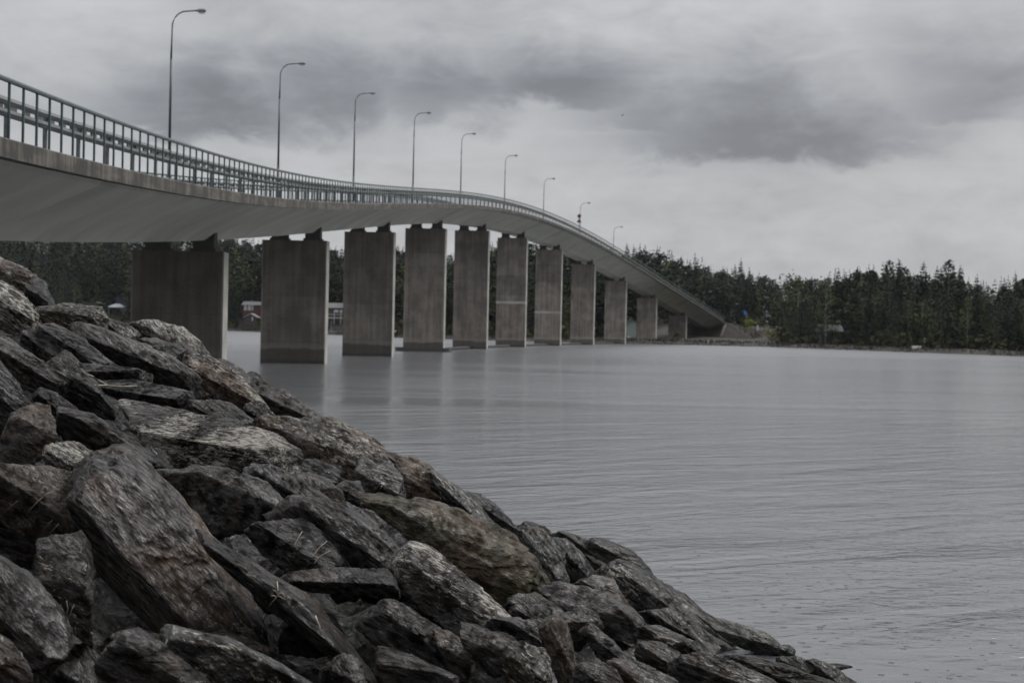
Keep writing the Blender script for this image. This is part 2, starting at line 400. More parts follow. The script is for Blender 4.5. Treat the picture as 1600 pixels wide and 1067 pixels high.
def mat_ground(name, cols, scale=.4):
    m, t, b = material(name)
    P = t.new('ShaderNodeNewGeometry').outputs['Position']
    a = t.noise(P, scale, 6, .6, .4); c = t.noise(P, scale * 9, 5, .65)
    col = t.mix(t.ramp(a, .38, .62), cols[0], cols[1]); col = t.mix(t.ramp(c, .4, .7, 0, .6), col, cols[2])
    t.put(b.inputs['Base Color'], col); b.inputs['Roughness'].default_value = .95
    t.put(b.inputs['Normal'], t.bump(c, .6, .3))
    return m

def mat_leaf(name, dark, light, rnd_amt=.5):
    m, t, b = material(name)
    P = t.new('ShaderNodeTexCoord').outputs['Object']
    r_ = t.new('ShaderNodeObjectInfo').outputs['Random']
    n = t.noise(t.vm('ADD', P, t.comb(t.m('MULTIPLY', r_, 50), 0, 0)), .9, 4, .6)
    f = t.m('ADD', t.m('MULTIPLY', t.ramp(n, .3, .7), 1 - rnd_amt), t.m('MULTIPLY', r_, rnd_amt))
    t.put(b.inputs['Base Color'], t.mix(f, dark, light)); b.inputs['Roughness'].default_value = .75
    b.inputs['Specular IOR Level'].default_value = .05
    return m

ROCK = mat_rock()
WEB = mat_concrete('girder_concrete', (.44, .445, .40), (.56, .56, .50))
EDGE = mat_concrete('edge_concrete', (.024, .021, .017), (.118, .103, .086), kind='edge')
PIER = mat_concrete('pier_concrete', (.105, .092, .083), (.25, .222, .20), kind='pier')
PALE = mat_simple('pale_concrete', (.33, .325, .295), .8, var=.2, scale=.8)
BEAR = mat_simple('bearing_block', (.055, .052, .048), .8)
ASPH = mat_simple('asphalt', (.05, .05, .052), .9, scale=3)
GREEN = mat_simple('green_rail_paint', (.030, .052, .052), .42, .2, .25, 5)
GALV = mat_simple('galvanised_steel', (.11, .12, .125), .5, .55, .25, 3)
POLE = mat_simple('lamp_pole_paint', (.045, .056, .056), .5, .1, .2, 2)
HEAD = mat_simple('lamp_head_metal', (.15, .16, .165), .45, .1, .1, 2)
BLACK = mat_simple('dark_timber', (.018, .016, .015), .8)
BARK = mat_simple('bark', (.055, .042, .033), .9, var=.4, scale=4)
BIRCHB = mat_simple('birch_bark', (.17, .165, .15), .8, var=.5, scale=3)
SPRUCE = mat_leaf('spruce_needles', (.016, .024, .017), (.030, .041, .027))
PINE = mat_leaf('pine_needles', (.020, .028, .018), (.038, .047, .027))
BIRCH = mat_leaf('birch_leaves', (.034, .042, .018), (.066, .069, .027))
WATER = mat_water()

# ------------------------------------------------------------------ water and far terrain
wm = mesh_np('water', [(-900, -60, 0), (900, -60, 0), (900, 1600, 0), (-900, 1600, 0)], [(0, 1, 2, 3)])
link('water', wm, WATER, kind='structure')
bed = mesh_np('lake_bed', [(-900, -60, -4.2), (900, -60, -4.2), (900, 1600, -4.2), (-900, 1600, -4.2)], [(0, 1, 2, 3)])
link('lake_bed', bed, mat_simple('mud', (.03, .028, .024), .9), kind='structure')

SHX = [-900, -420, -190, -95, -50, -27, -15, 0, 28, 44, 54, 63.5, 70, 77, 82, 95, 120, 180, 400, 900]
SHY = [700, 600, 535, 480, 396, 340, 336, 318, 311, 307, 302, 282, 259, 244, 226, 190, 150, 105, 40, -40]
def shore_y(X): return np.interp(X, SHX, SHY)
def sstep(a, b, x): u = np.clip((x - a) / (b - a), 0, 1); return u * u * (3 - 2 * u)
def land_d(X, Y):
    s_ = (shore_y(X + 4) - shore_y(X - 4)) / 8
    return (Y - shore_y(X)) / np.sqrt(1 + s_ * s_)
def land_h(X, Y):
    X = np.asarray(X, float); Y = np.asarray(Y, float)
    d = land_d(X, Y)
    left = sstep(10, -60, X); mid = sstep(-40, 10, X) * sstep(75, 40, X); rgt = sstep(45, 80, X)
    h = np.where(d < 0, np.maximum(d * .35, -3.9), np.minimum(d * .30, .75) + np.clip(d - 2.5, 0, None) * .012)
    h = h + left * (sstep(15, 70, d) * 6.0 + sstep(8, 40, d) * 5.0 + sstep(30, 140, d) * 14) + mid * (sstep(45, 160, d) * 9.0) + rgt * sstep(12, 90, d) * 4.0
    return h
gx = np.concatenate([np.arange(-900, -260, 20), np.arange(-260, 160, 3.0), np.arange(160, 901, 20)])
gy = np.concatenate([np.arange(-60, 180, 12), np.arange(180, 560, 3.0), np.arange(560, 1500, 20)])
GX, GY = np.meshgrid(gx, gy); H = land_h(GX, GY)
nz = fbm(np.c_[GX.ravel() * .11, GY.ravel() * .11, np.zeros(GX.size)], 4).reshape(GX.shape)
H = H + np.where(land_d(GX, GY) > -1.5, nz * .28, 0)
nx_, ny_ = len(gx), len(gy); idx = np.arange(nx_ * ny_).reshape(ny_, nx_)
Fq = np.stack([idx[:-1, :-1], idx[:-1, 1:], idx[1:, 1:], idx[1:, :-1]], -1).reshape(-1, 4)
keep = (H.ravel()[Fq] > -3.9).any(1)
link('far_shore', mesh_np('far_shore', np.c_[GX.ravel(), GY.ravel(), H.ravel()], Fq[keep], True),
     mat_ground('shore_ground', ((.016, .014, .012), (.032, .027, .021), (.024, .024, .015)), .12), kind='structure')

# ------------------------------------------------------------------ bridge
BX0, BY0, TH0, KAP, SPAN = -16.16715, 69.03517, 0.02215, 0.00122, 29.0
PZ = [-3.228575655304005e-07, -3.632609985116784e-05, 0.001213721877401692, -0.008958840450870935, -0.041433498995433596, 0.2884175605256838, 2.111416353195407, 8.676846947966524]
HALF = 5.4
def zt(i):
    i = np.asarray(i, float); e = np.polyval(PZ, np.clip(i, -3, 10.95))
    return e - np.clip(i - 10.95, 0, None) * 1.3
def bp(i, o, z=0.0, absz=None):
    tt = i * SPAN; th = TH0 + KAP * tt
    X = BX0 + (math.cos(TH0) - math.cos(th)) / KAP; Y = BY0 + (math.sin(th) - math.sin(TH0)) / KAP
    zz = float(zt(i)) + (HALF - o) * .02 + z if absz is None else absz
    return np.array((X + math.cos(th) * o, Y - math.sin(th) * o, zz))
def heading(i): return TH0 + KAP * i * SPAN

def sweep(profile, i0, i1, step, closed=True, smooth=False, name='part', uvoff=0.0):
    n = max(2, int(round((i1 - i0) / step)) + 1); ii = np.linspace(i0, i1, n); k = len(profile)
    V = []; UV = []; F = []
    acc_ = [0.0]
    for a_, b_ in zip(profile[:-1], profile[1:]): acc_.append(acc_[-1] + math.dist(a_, b_))
    for i in ii:
        for q, (o, z) in enumerate(profile): V.append(bp(i, o, z)); UV.append((i * SPAN, acc_[q]))
    for a_ in range(n - 1):
        for q in range(k if closed else k - 1):
            F.append((a_ * k + q, (a_ + 1) * k + q, (a_ + 1) * k + (q + 1) % k, a_ * k + (q + 1) % k))
    if closed: F.append(tuple(range(k))); F.append(tuple((n - 1) * k + q for q in range(k))[::-1])
    return mesh_np(name, V, F, smooth, UV)

bridge = thing('bridge', 'long curved concrete road bridge on wall piers crossing the water', 'bridge', tuple(bp(0, 0, absz=0)))
def onb(name, me, mat, parent=bridge, **p):
    o = link(name, me, mat, None, **p); o.parent = parent
    o.matrix_parent_inverse = Matrix.Translation(parent.matrix_world.translation if parent is not bridge else Vector(bridge.location)).inverted()
    return o
I0, I1 = -3.0, 10.95
prof = [(-1.25, -2.12), (1.25, -2.12), (1.34, -2.04), (1.74, -1.72), (2.35, -1.38), (3.35, -.90), (4.45, -.42), (4.50, -.22), (5.08, -.22),
        (5.08, -.10), (-5.08, -.10), (-5.08, -.22), (-4.50, -.22), (-4.45, -.42), (-3.35, -.90), (-2.35, -1.38), (-1.74, -1.72), (-1.34, -2.04)]
me = sweep(prof, I0, I1, .08, True, True, 'girder'); onb('girder', me, WEB)
try:
    bm = bmesh.new(); bm.from_mesh(me)
    for e in bm.edges:
        if len(e.link_faces) == 2 and e.calc_face_angle(0) > R(40): e.smooth = False
    bm.to_mesh(me); bm.free()
except Exception: pass
onb('edge_beam', sweep([(5.083, -.39), (5.42, -.39), (5.42, 0), (5.38, .03), (5.083, .03)], I0, I1, .08, True, False, 'edge_beam'), EDGE)
onb('edge_beam', sweep([(-5.083, .03), (-5.38, .03), (-5.42, 0), (-5.42, -.39), (-5.083, -.39)], I0, I1, .08, True, False, 'edge_beam'), EDGE)
onb('road_surface', sweep([(-5.08, -.096), (5.08, -.096), (5.08, -.04), (-5.08, -.04)], I0, I1, .08, True, False, 'road_surface'), ASPH)

def boxed(i, o0, o1, t0, t1, z0, z1, cham=0.0):
    """box across the bridge axis at pier i: o across, t along; absolute z"""
    th = heading(i); c = bp(i, 0, absz=0); n = np.array((math.cos(th), -math.sin(th), 0)); d = np.array((math.sin(th), math.cos(th), 0))
    if cham: P2 = [(o0 + cham, t0), (o1 - cham, t0), (o1, t0 + cham), (o1, t1 - cham), (o1 - cham, t1), (o0 + cham, t1), (o0, t1 - cham), (o0, t0 + cham)]
    else: P2 = [(o0, t0), (o1, t0), (o1, t1), (o0, t1)]
    V = [c + n * o + d * s_ + np.array((0, 0, z)) for z in (z0, z1) for o, s_ in P2]; k = len(P2)
    F = [(q, (q + 1) % k, k + (q + 1) % k, k + q) for q in range(k)] + [tuple(range(k))[::-1], tuple(range(k, 2 * k))]
    return V, F

WP, TP = 4.47, 1.15
pier_words = ['widest-looking pier, dark and closest to the boulders', None]
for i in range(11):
    ztop = float(zt(i)) + HALF * .02 - 2.72
    V, F = boxed(i, -WP / 2, WP / 2, -TP / 2, TP / 2, -4.0, ztop, .07)
    c = Vector(bp(i, 0, absz=0)); th = heading(i)
    # piers are built around their own origin so that the stains differ from pier to pier
    rot = Matrix.Rotation(th, 3, 'Z')
    Vl = [tuple(rot @ (Vector(v) - c)) for v in V]
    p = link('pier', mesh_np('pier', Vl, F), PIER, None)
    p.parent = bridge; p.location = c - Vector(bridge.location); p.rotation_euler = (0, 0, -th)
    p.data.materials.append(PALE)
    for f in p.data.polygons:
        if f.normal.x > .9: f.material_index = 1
    p['tone'] = (.34, .62, .64, .78, .74, .92, .92, .95, 1.1, 1.1, 1.0)[i]  # pier-to-pier tone variation, with deck shade put into the nearest pier's colour
    if i in (5, 6): p['label'] = 'wall pier crossed by a pale painted band'
    def sub(name, V, F, mat):
        o = link(name, mesh_np(name, [tuple(rot @ (Vector(v) - c)) for v in V], F), mat, p); return o
    for (o0, o1) in ((-1.62, -.58), (.70, 1.72)):
        mb = MB()
        Va, Fa = boxed(i, o0 - .10, o1 + .10, -.52, .52, ztop + .002, ztop + .16); mb.add(Va, Fa)
        Va, Fa = boxed(i, o0, o1, -.42, .42, ztop + .16, ztop + .62); mb.add(Va, Fa)
        sub('bearing_block', mb.v, mb.f, BEAR)
    if i in (5, 6):
        zb = 6.6 if i == 5 else 5.6
        Va, Fa = boxed(i, -WP / 2 - .02, WP / 2 + .02, -TP / 2 - .02, TP / 2 + .02, zb - .17, zb + .17, .07)
        sub('painted_band', Va, Fa, PALE)
    if i == 3:
        Va, Fa = boxed(i, -WP / 2 - .75, WP / 2 + .75, -1.3, 1.3, -1.0, .42, .3)
        sub('footing', Va, Fa, BEAR)
    # triangular brackets of the girder above the bearings
    for s_ in (1, -1):
        c0 = bp(i, 0, absz=0); n = np.array((math.cos(th), -math.sin(th), 0)); d = np.array((math.sin(th), math.cos(th), 0))
        zb = float(zt(i)) + HALF * .02 - 2.12
        tri = [(1.20 * s_, zb - .03), (1.72 * s_, zb - .03), (1.72 * s_, zb + .86)]
        V = [c0 + n * o + d * tt + np.array((0, 0, z)) for tt in (-.30, .30) for o, z in tri]
        onb('bracket', mesh_np('bracket', V, [(0, 1, 2), (5, 4, 3), (0, 3, 4, 1), (1, 4, 5, 2), (2, 5, 3, 0)]), BEAR)
# abutment with its splayed wing wall
mb = MB()
V, F = boxed(10.95, -5.2, 5.0, -.1, 1.5, -1, float(zt(10.95)) - .2); mb.add(V, F)
onb('abutment', mb.mesh('abutment'), PIER, tone=.8)
th = heading(10.95); n = np.array((math.cos(th), -math.sin(th), 0)); d = np.array((math.sin(th), math.cos(th), 0)); c0 = bp(10.95, 0, absz=0)
za = float(zt(10.95))
V = [c0 + n * o + d * s_ + np.array((0, 0, z)) for o in (5.03, 5.45) for s_, z in ((-7.0, -.6), (-1.2, za - .45), (4.0, za - .3), (4.0, -.6))]
onb('wing_wall', mesh_np('wing_wall', V, [(3, 2, 1, 0), (4, 5, 6, 7), (0, 1, 5, 4), (1, 2, 6, 5), (2, 3, 7, 6), (3, 0, 4, 7)]), mat_simple('wing_concrete', (.14, .125, .11), .85, var=.3, scale=.6))

# railings: every bar its own part, the far ones past the limit joined
SP = .96 / SPAN
def railing(o, label):
    t_ = thing('railing', label, 'railing', tuple(bp(I0, o)))
    inv = Matrix.Translation(Vector(t_.location)).inverted()
    h = link('handrail', sweep([(o - .045, 1.25), (o + .045, 1.25), (o + .05, 1.30), (o + .03, 1.345), (o - .03, 1.345), (o - .05, 1.30)], I0, I1, .06, True, False, 'handrail'), GREEN, t_)
    h.matrix_parent_inverse = inv
    bar = MB().box(-.022, .022, -.032, .032, 0.0, 1.27).mesh('post'); bar.materials.append(GREEN)
    ii = np.arange(I0 + .01, I1, SP)
    near_ = ii[(ii > -1.75)]
    first, rest = near_[:300], np.concatenate([ii[ii <= -1.75], near_[300:]])
    for i in first:
        b_ = bpy.data.objects.new('post', bar); COL.objects.link(b_); b_.parent = t_; b_.matrix_parent_inverse = inv
        b_.location = bp(i, o, .0); b_.rotation_euler = (0, 0, -heading(i))
    mb = MB()
    for i in rest: mb.bar(bp(i, o, 0.0), bp(i, o, 1.27), .044, .064)
    q = mb.obj('post_row', GREEN, t_, kind='stuff'); q.matrix_parent_inverse = inv
railing(5.25, 'green bar railing along the bridge edge above the stained edge beam')
railing(-5.25, 'farther bar railing along the lamp side of the bridge deck')

def guardrail(o, label):
    t_ = thing('guardrail', label, 'guardrail', tuple(bp(I0, o)))
    inv = Matrix.Translation(Vector(t_.location)).inverted()
    for z0, z1 in ((.95, 1.12), (.68, .85)):
        b_ = link('beam', sweep([(o - .05, z0), (o + .03, z0), (o + .07, (z0 + z1) / 2), (o + .03, z1), (o - .05, z1)], I0, I1, .06, True, False, 'beam'), GALV, t_); b_.matrix_parent_inverse = inv
    mb = MB()
    for i in np.arange(I0 + .02, I1, SP):
        mb.bar(bp(i, o - .01, .77), bp(i, o - .01, 1.0), .05, .46, (math.sin(heading(i)), math.cos(heading(i)), 0))
    s_ = mb.obj('spacer_plates', GALV, t_, kind='stuff'); s_.matrix_parent_inverse = inv
    pm = MB().box(-.04, .04, -.06, .06, -.04, .98).mesh('guard_post'); pm.materials.append(GALV)
    for i in np.arange(I0 + .05, I1, SP * 3):
        b_ = bpy.data.objects.new('guard_post', pm); COL.objects.link(b_); b_.parent = t_; b_.matrix_parent_inverse = inv
        b_.location = bp(i, o - .12, 0); b_.rotation_euler = (0, 0, -heading(i))
guardrail(4.62, 'grey steel guardrail seen just behind the bars of the bridge railing')
guardrail(-4.62, 'grey steel guardrail on the lamp side of the bridge deck')

# street lamps on the far edge
LAMP_I = [(-.46, 11.3), (.54, 11.35), (1.53, 11.1), (2.53, 11.05), (3.55, 11.45), (4.53, 11.5), (5.56, 11.7), (6.57, 11.8), (7.59, 11.8), (8.58, 11.6), (9.6, 11.4), (10.63, 11.3), (11.45, 9.6), (12.34, 8.0)]
LAMP_L = ['street lamp standing above the railing just beyond the picture edge', 'tallest-looking street lamp, rising from the bridge above the leftmost pier',
          'second tallest street lamp on the bridge, its head against grey cloud', 'third street lamp along the bridge, above the second pier gap',
          'fourth street lamp along the bridge, before the deck crests', 'fifth street lamp along the bridge, at the crest of the deck', 'sixth street lamp along the bridge, just past the crest',
          'seventh street lamp along the bridge, where the deck starts down', 'small street lamp just behind the round and triangular road signs',
          'small street lamp between the road signs and the first treetops', 'small street lamp with its head lost against the first dark treetops',
          'tiny street lamp with pale head against the wood above the descending deck', 'tiny street lamp with pale head near the low end of the bridge', 'tiny street lamp beside the road embankment past the bridge end']
lamp0 = thing('street_lamp', LAMP_L[0], 'street lamp', group='street lamps along the bridge')
mb = MB(); mb.tube([(0, 0, 0), (0, 0, 2.6)], .105, 10); mb.box(-.16, .16, -.16, .16, 0, .05); mb.obj('pole_base', POLE, lamp0, True)
mb = MB(); mb.tube([(0, 0, 2.6), (0, 0, 6.0), (0, 0, 8.2)], [.085, .075, .066], 10); mb.obj('pole', POLE, lamp0, True)
pts = [(0, 0, 8.2), (0.02, 0, 9.4), (.03, 0, 10.1)] + [(.03 + .85 * (1 - math.cos(a)), 0, 10.1 + .95 * math.sin(a)) for a in np.linspace(.2, math.pi / 2, 7)] + [(1.35, 0, 11.08)]
mb = MB(); mb.tube(pts, [.066] + [.042] * (len(pts) - 1), 8); mb.obj('arm', POLE, lamp0, True)
hv = []; rings_ = [(1.20, .045, .045), (1.34, .08, .055), (1.52, .10, .075), (1.60, .16, .12), (1.80, .19, .14), (1.98, .17, .125), (2.03, .10, .08)]
mb = MB(); V = []; F = []
for (x, hw, hh) in rings_:
    for q in range(12):
        a = 2 * math.pi * q / 12; V.append((x, hw * math.cos(a), 11.085 + .01 * (x - 1.2) + (hh if math.sin(a) > 0 else hh * .85) * math.sin(a)))
for a_ in range(len(rings_) - 1):
    for q in range(12): F.append((a_ * 12 + q, a_ * 12 + (q + 1) % 12, (a_ + 1) * 12 + (q + 1) % 12, (a_ + 1) * 12 + q))
F.append(tuple(range(12))); F.append(tuple((len(rings_) - 1) * 12 + q for q in range(12)))
mb.add(V, F); mb.obj('lamp_head', HEAD, lamp0, True)
mb = MB(); mb.box(1.62, 1.95, -.12, .12, 10.93, 10.975); mb.obj('lens', mat_simple('lamp_lens', (.45, .45, .42), .2), lamp0)
def copy_tree(o, parent=None):
    c = o.copy(); COL.objects.link(c)
    if parent is not None: c.parent = parent
    for ch in list(o.children): copy_tree(ch, c)
    return c
for k, ((i, h), lb) in enumerate(zip(LAMP_I, LAMP_L)):
    o = lamp0 if k == 0 else copy_tree(lamp0)
    pz = bp(i, -5.0, -.05)
    if i > 11: pz[2] = float(zt(i)) - .2
    o.location = pz; o.rotation_euler = (0, 0, -heading(i)); o.scale = (1, 1, h / 11.3) ; o['label'] = lb

# road signs on one post
i_s = 6.0; ps = bp(i_s, 5.0, 0)
sg = thing('road_sign', 'round road sign above a triangular one on a post at the railing', 'road sign', tuple(ps), rz=-heading(i_s))
mb = MB(); mb.tube([(0, 0, -.1), (0, 0, 3.45)], .035, 8); mb.obj('post', POLE, sg)
mb = MB(); V = [(.33 * math.cos(a), y, 3.08 + .33 * math.sin(a)) for y in (-.05, -.08) for a in np.linspace(0, 2 * math.pi, 24, endpoint=False)]
mb.add(V, [(q, (q + 1) % 24, 24 + (q + 1) % 24, 24 + q) for q in range(24)] + [tuple(range(24)), tuple(range(24, 48))[::-1]])
disc = mb.obj('round_sign', mat_simple('sign_red', (.045, .012, .012), .5), sg)
V = [(.24 * math.cos(a), y, 3.08 + .24 * math.sin(a)) for y in (-.081, -.086) for a in np.linspace(0, 2 * math.pi, 24, endpoint=False)]
MB().add(V, [(q, (q + 1) % 24, 24 + (q + 1) % 24, 24 + q) for q in range(24)] + [tuple(range(24)), tuple(range(24, 48))[::-1]]).obj('sign_face', mat_simple('sign_dark_yellow', (.055, .030, .012), .5), disc)
tri = [(-.42, 2.0), (.42, 2.0), (.05, 2.66), (-.05, 2.66)]
V = [(x, y, z) for y in (-.05, -.08) for x, z in tri]
MB().add(V, [(0, 1, 2, 3), (7, 6, 5, 4)] + [(q, 4 + q, 4 + (q + 1) % 4, (q + 1) % 4) for q in range(4)]).obj('triangular_sign', bpy.data.materials['sign_red'], sg)
tri = [(-.25, 2.09), (.25, 2.09), (0, 2.49)]
V = [(x, y, z) for y in (-.081, -.086) for x, z in tri]
MB().add(V, [(0, 1, 2), (5, 4, 3), (0, 3, 4, 1), (1, 4, 5, 2), (2, 5, 3, 0)]).obj('sign_face', bpy.data.materials['sign_dark_yellow'], sg)

# floating timber booms between the piers
for k in range(3, 9):
    a = bp(k + .03, .6, absz=.12); b_ = bp(k + .98, .2, absz=.12)
    mid_ = (a + b_) / 2
    t_ = thing('floating_boom', f'dark timber boom floating at the waterline between the {["fourth and fifth", "fifth and sixth", "two pale-banded", "seventh and eighth", "eighth and ninth", "ninth and tenth"][k-3]} piers', 'boom', tuple(mid_), 'booms floating between the bridge piers')
    dv = b_ - a; pts = [a - mid_ + dv * q / 6 + np.array((0, .4 * math.sin(q), .02 * math.sin(2 * q))) for q in range(7)]
    MB().tube(pts, .24, 8).obj('log', BLACK, t_, True)

# embankment carrying the road on from the bridge end
V = []; F = []; pr = [(-16, -1.5), (-6.2, -.25), (-5.6, -.05), (5.6, -.05), (6.2, -.25)]
ii = np.concatenate([np.linspace(10.45, 10.96, 14), np.linspace(10.98, 14.5, 46)])
for a_, i in enumerate(ii):
    zz = float(zt(i)) if i > 10.97 else float(zt(10.95)) - .75 - max(0, 10.95 - i) * 29 * .62; row = []
    for o in np.linspace(-22, 22, 45):
        h = zz - .1 - max(0, abs(o) - 6.0) * .62
        p_ = bp(i, o, absz=h)
        hn = fbm(np.array([[p_[0] * .35, p_[1] * .35, 0.0]]), 3)[0] * .35 if abs(o) > 6 else 0
        V.append((p_[0], p_[1], max(h + hn, -1.0)))
for a_ in range(59):
    for q in range(44): F.append((a_ * 45 + q, a_ * 45 + q + 1, (a_ + 1) * 45 + q + 1, (a_ + 1) * 45 + q))
link('embankment', mesh_np('embankment', V, F, True), mat_ground('embankment_ground', ((.019, .015, .012), (.036, .028, .022), (.024, .022, .013)), .3), kind='structure')
V = []; F = []
for a_, i in enumerate(ii):
    for o in (-4.6, 4.6): V.append(bp(i, o, absz=float(zt(i)) - .08))
F = [f for f in F if f[0] >= 28 and False] + [(2 * a_, 2 * a_ + 1, 2 * a_ + 3, 2 * a_ + 2) for a_ in range(14, 59)]
link('road', mesh_np('road', V, F), ASPH, kind='structure')

# ------------------------------------------------------------------ thin rain haze over the lake
hz = MB().box(-1100, 1100, -120, 1750, -5.6, 48).obj('haze', None, None); hz['kind'] = 'stuff'
hm = bpy.data.materials.new('haze'); hm.use_nodes = True; hm.node_tree.nodes.clear(); ht = NT(hm.node_tree)
pv = ht.new('ShaderNodeVolumePrincipled'); pv.inputs['Color'].default_value = (.86, .89, .93, 1); pv.inputs['Density'].default_value = .00004; pv.inputs['Anisotropy'].default_value = .2
ho = ht.new('ShaderNodeOutputMaterial'); ht.l.new(pv.outputs[0], ho.inputs['Volume']); hz.data.materials.append(hm)

# ------------------------------------------------------------------ trees
def tree_mesh(kind, seed, lod=1.0):
    """unit trees about 1 m tall per metre of height h; returns (trunk MB, crown verts, crown faces)"""
    r = np.random.default_rng(seed); tr = MB(); V = []; F = []
    def card(c, dirv, L, W, droop, up=None):
        dirv = dirv / np.linalg.norm(dirv); side = np.cross(dirv, (0, 0, 1.)); nn = np.linalg.norm(side)
        side = side / nn if nn > 1e-3 else np.array((1., 0, 0))
        side = side * math.cos(r.uniform(-.7, .7)) + np.array((0, 0, math.sin(r.uniform(-.7, .7))))
        b = len(V); tip = c + dirv * L + np.array((0, 0, -droop)); m = c + dirv * L * .45
        V.extend([c, m + side * W, tip, m - side * W]); F.append((b, b + 1, b + 2, b + 3))
    if kind == 'spruce':
        h = 16.0; tr.tube([(0, 0, 0), (0, 0, h * .5), (0, 0, h * .97)], [.20, .12, .02], 6)
        n = int(30 * lod); wid = r.uniform(2.1, 3.0)
        for k in range(n):
            f = (k + r.uniform(0, .8)) / n; z = .6 + f * (h - 1.0)
            rad = wid * (1 - f) ** .68 * r.uniform(.80, 1.12) + .20
            nb = max(4, int((10 - 5 * f) * lod))
            a0 = r.uniform(0, 6.28)
            for j in range(nb):
                a = a0 + 6.283 * j / nb + r.uniform(-.3, .3); rr = rad * r.uniform(.65, 1.15)
                d = np.array((math.cos(a), math.sin(a), 0)); up_ = .25 * f
                for q in range(int(3 * lod) or 1):
                    f0 = q / 3.0; c = np.array((0, 0, z)) + d * rr * f0 * .8 + np.array((0, 0, -rr * .16 * f0 + up_ * rr * f0))
                    a2 = a + r.uniform(-.55, .55)
                    card(c, np.array((math.cos(a2), math.sin(a2), -.18 + up_)), rr * r.uniform(.42, .62) / (1 if lod > .9 else .6), rr * .22 + .13, .10 * rr)
        for k in range(int(n * .9)):                      # needle-dark inside of the crown
            f = (k + .5) / (n * .9); z = 1.6 + f * (h - 2.2); rad = wid * (1 - f) ** .68 * .66 + .10
            for j in range(6):
                a = r.uniform(0, 6.28); c = np.array((math.cos(a), math.sin(a), 0)) * rad * r.uniform(.1, .7) + np.array((0, 0, z))
                card(c, np.array((math.cos(a + 1.5), math.sin(a + 1.5), r.uniform(-.6, .3))), rad * .9 + .15, rad * .30 + .14, .1)
        for q in range(4): card(np.array((0, 0, h - 1.2 + q * .3)), np.array((r.normal() * .3, r.normal() * .3, 1)), .75, .09, 0)
    elif kind == 'pine':
        h = 15.0; bend = r.normal(size=2) * .5
        tr.tube([(0, 0, 0), (bend[0] * .4, bend[1] * .4, h * .5), (bend[0], bend[1], h * .93)], [.22, .15, .04], 6)
        wid = r.uniform(1.9, 2.7); lowf = r.uniform(.18, .36); ax = r.normal(size=(6, 3)) * .5
        for k in range(int(18 * lod) + 3):
            f = r.uniform(lowf, .95); a = r.uniform(0, 6.28); base = np.array((bend[0] * f, bend[1] * f, h * f - .4))
            tr.tube([base, base + np.array((math.cos(a), math.sin(a), .3)) * wid * .8 * (1.05 - f)], [.05, .015], 4)
        for k in range(int(560 * lod)):
            f = lowf + (1 - lowf) * r.uniform(0, 1) ** .8; a = r.uniform(0, 6.28); q_ = (f - lowf) / (1 - lowf)
            lump = 1 + .28 * math.sin(3 * a + 9 * f + ax[0, 0] * 6) + .22 * math.sin(5 * a - 14 * f + ax[1, 0] * 6)
            rad = wid * (min(1, q_ / .22) ** .6) * (1 - q_ ** 2.2) ** .75 * lump * r.uniform(.35, 1.0) ** .5 + .1
            c = np.array((bend[0] * f + math.cos(a) * rad, bend[1] * f + math.sin(a) * rad, h * f + r.normal() * .15))
            card(c, np.array((math.cos(a), math.sin(a), .5)) + r.normal(size=3) * .6, r.uniform(.4, .75) / (1 if lod > .9 else .72), r.uniform(.14, .26) / (1 if lod > .9 else .72), .0)
    else:
        h = 12.0; tr.tube([(0, 0, 0), (.2, .1, h * .5), (.1, .25, h * .92)], [.10, .06, .015], 6)
        for k in range(int(24 * lod) + 3):
            f = r.uniform(.10, .98); a = r.uniform(0, 6.28); rad = 2.5 * math.sin(math.pi * min(1, .12 + f * .86)) ** .7 * r.uniform(.35, 1)
            base = np.array((.15, .15, h * f * .9)); c = np.array((math.cos(a) * rad, math.sin(a) * rad, h * f + .3))
            tr.tube([base, c], [.04, .012], 4)
            cs = r.uniform(.6, 1.15)
            for q in range(int(24 * lod)):
                p_ = c + r.normal(size=3) * cs * np.array((.5, .5, .55))
                card(p_, r.normal(size=3), r.uniform(.36, .62) / (1 if lod > .9 else .75), r.uniform(.18, .30) / (1 if lod > .9 else .7), .05)
    return tr, np.array(V), np.array(F)
TREE_H = {'spruce': 16.0, 'pine': 15.0, 'birch': 12.0}
LEAF = {'spruce': SPRUCE, 'pine': PINE, 'birch': BIRCH}
protos = {}
for kind, nvar in (('spruce', 4), ('pine', 4), ('birch', 3)):
    protos[kind] = []
    for v_ in range(nvar):
        tr, V, F = tree_mesh(kind, 100 + v_ * 7 + len(kind))
        tm = tr.mesh('trunk', True); tm.materials.append(BIRCHB if kind == 'birch' else BARK)
        cm = mesh_np('crown', V, F); cm.materials.append(LEAF[kind]); protos[kind].append((tm, cm))
def plant_tree(kind, x, y, h, label, group=None, name=None, var=None):
    z = float(land_h(x, y)) - .15; s_ = h / TREE_H[kind]
    o = thing(name or kind + '_tree', label, 'tree', (x, y, z), group, random.uniform(0, 6.28))
    wv = random.uniform(.85, 1.15); o.scale = (s_ * wv, s_ * wv, s_)
    tm, cm = protos[kind][var if var is not None else random.randrange(len(protos[kind]))]
    for nm, me in (('trunk', tm), ('crown', cm)):
        c = bpy.data.objects.new(nm, me); COL.objects.link(c); c.parent = o
    return o
def top_h(x, topy, Y):
    p = at(x, topy, Y); return p[0], Y, p[2] - float(land_h(p[0], Y)) + .15
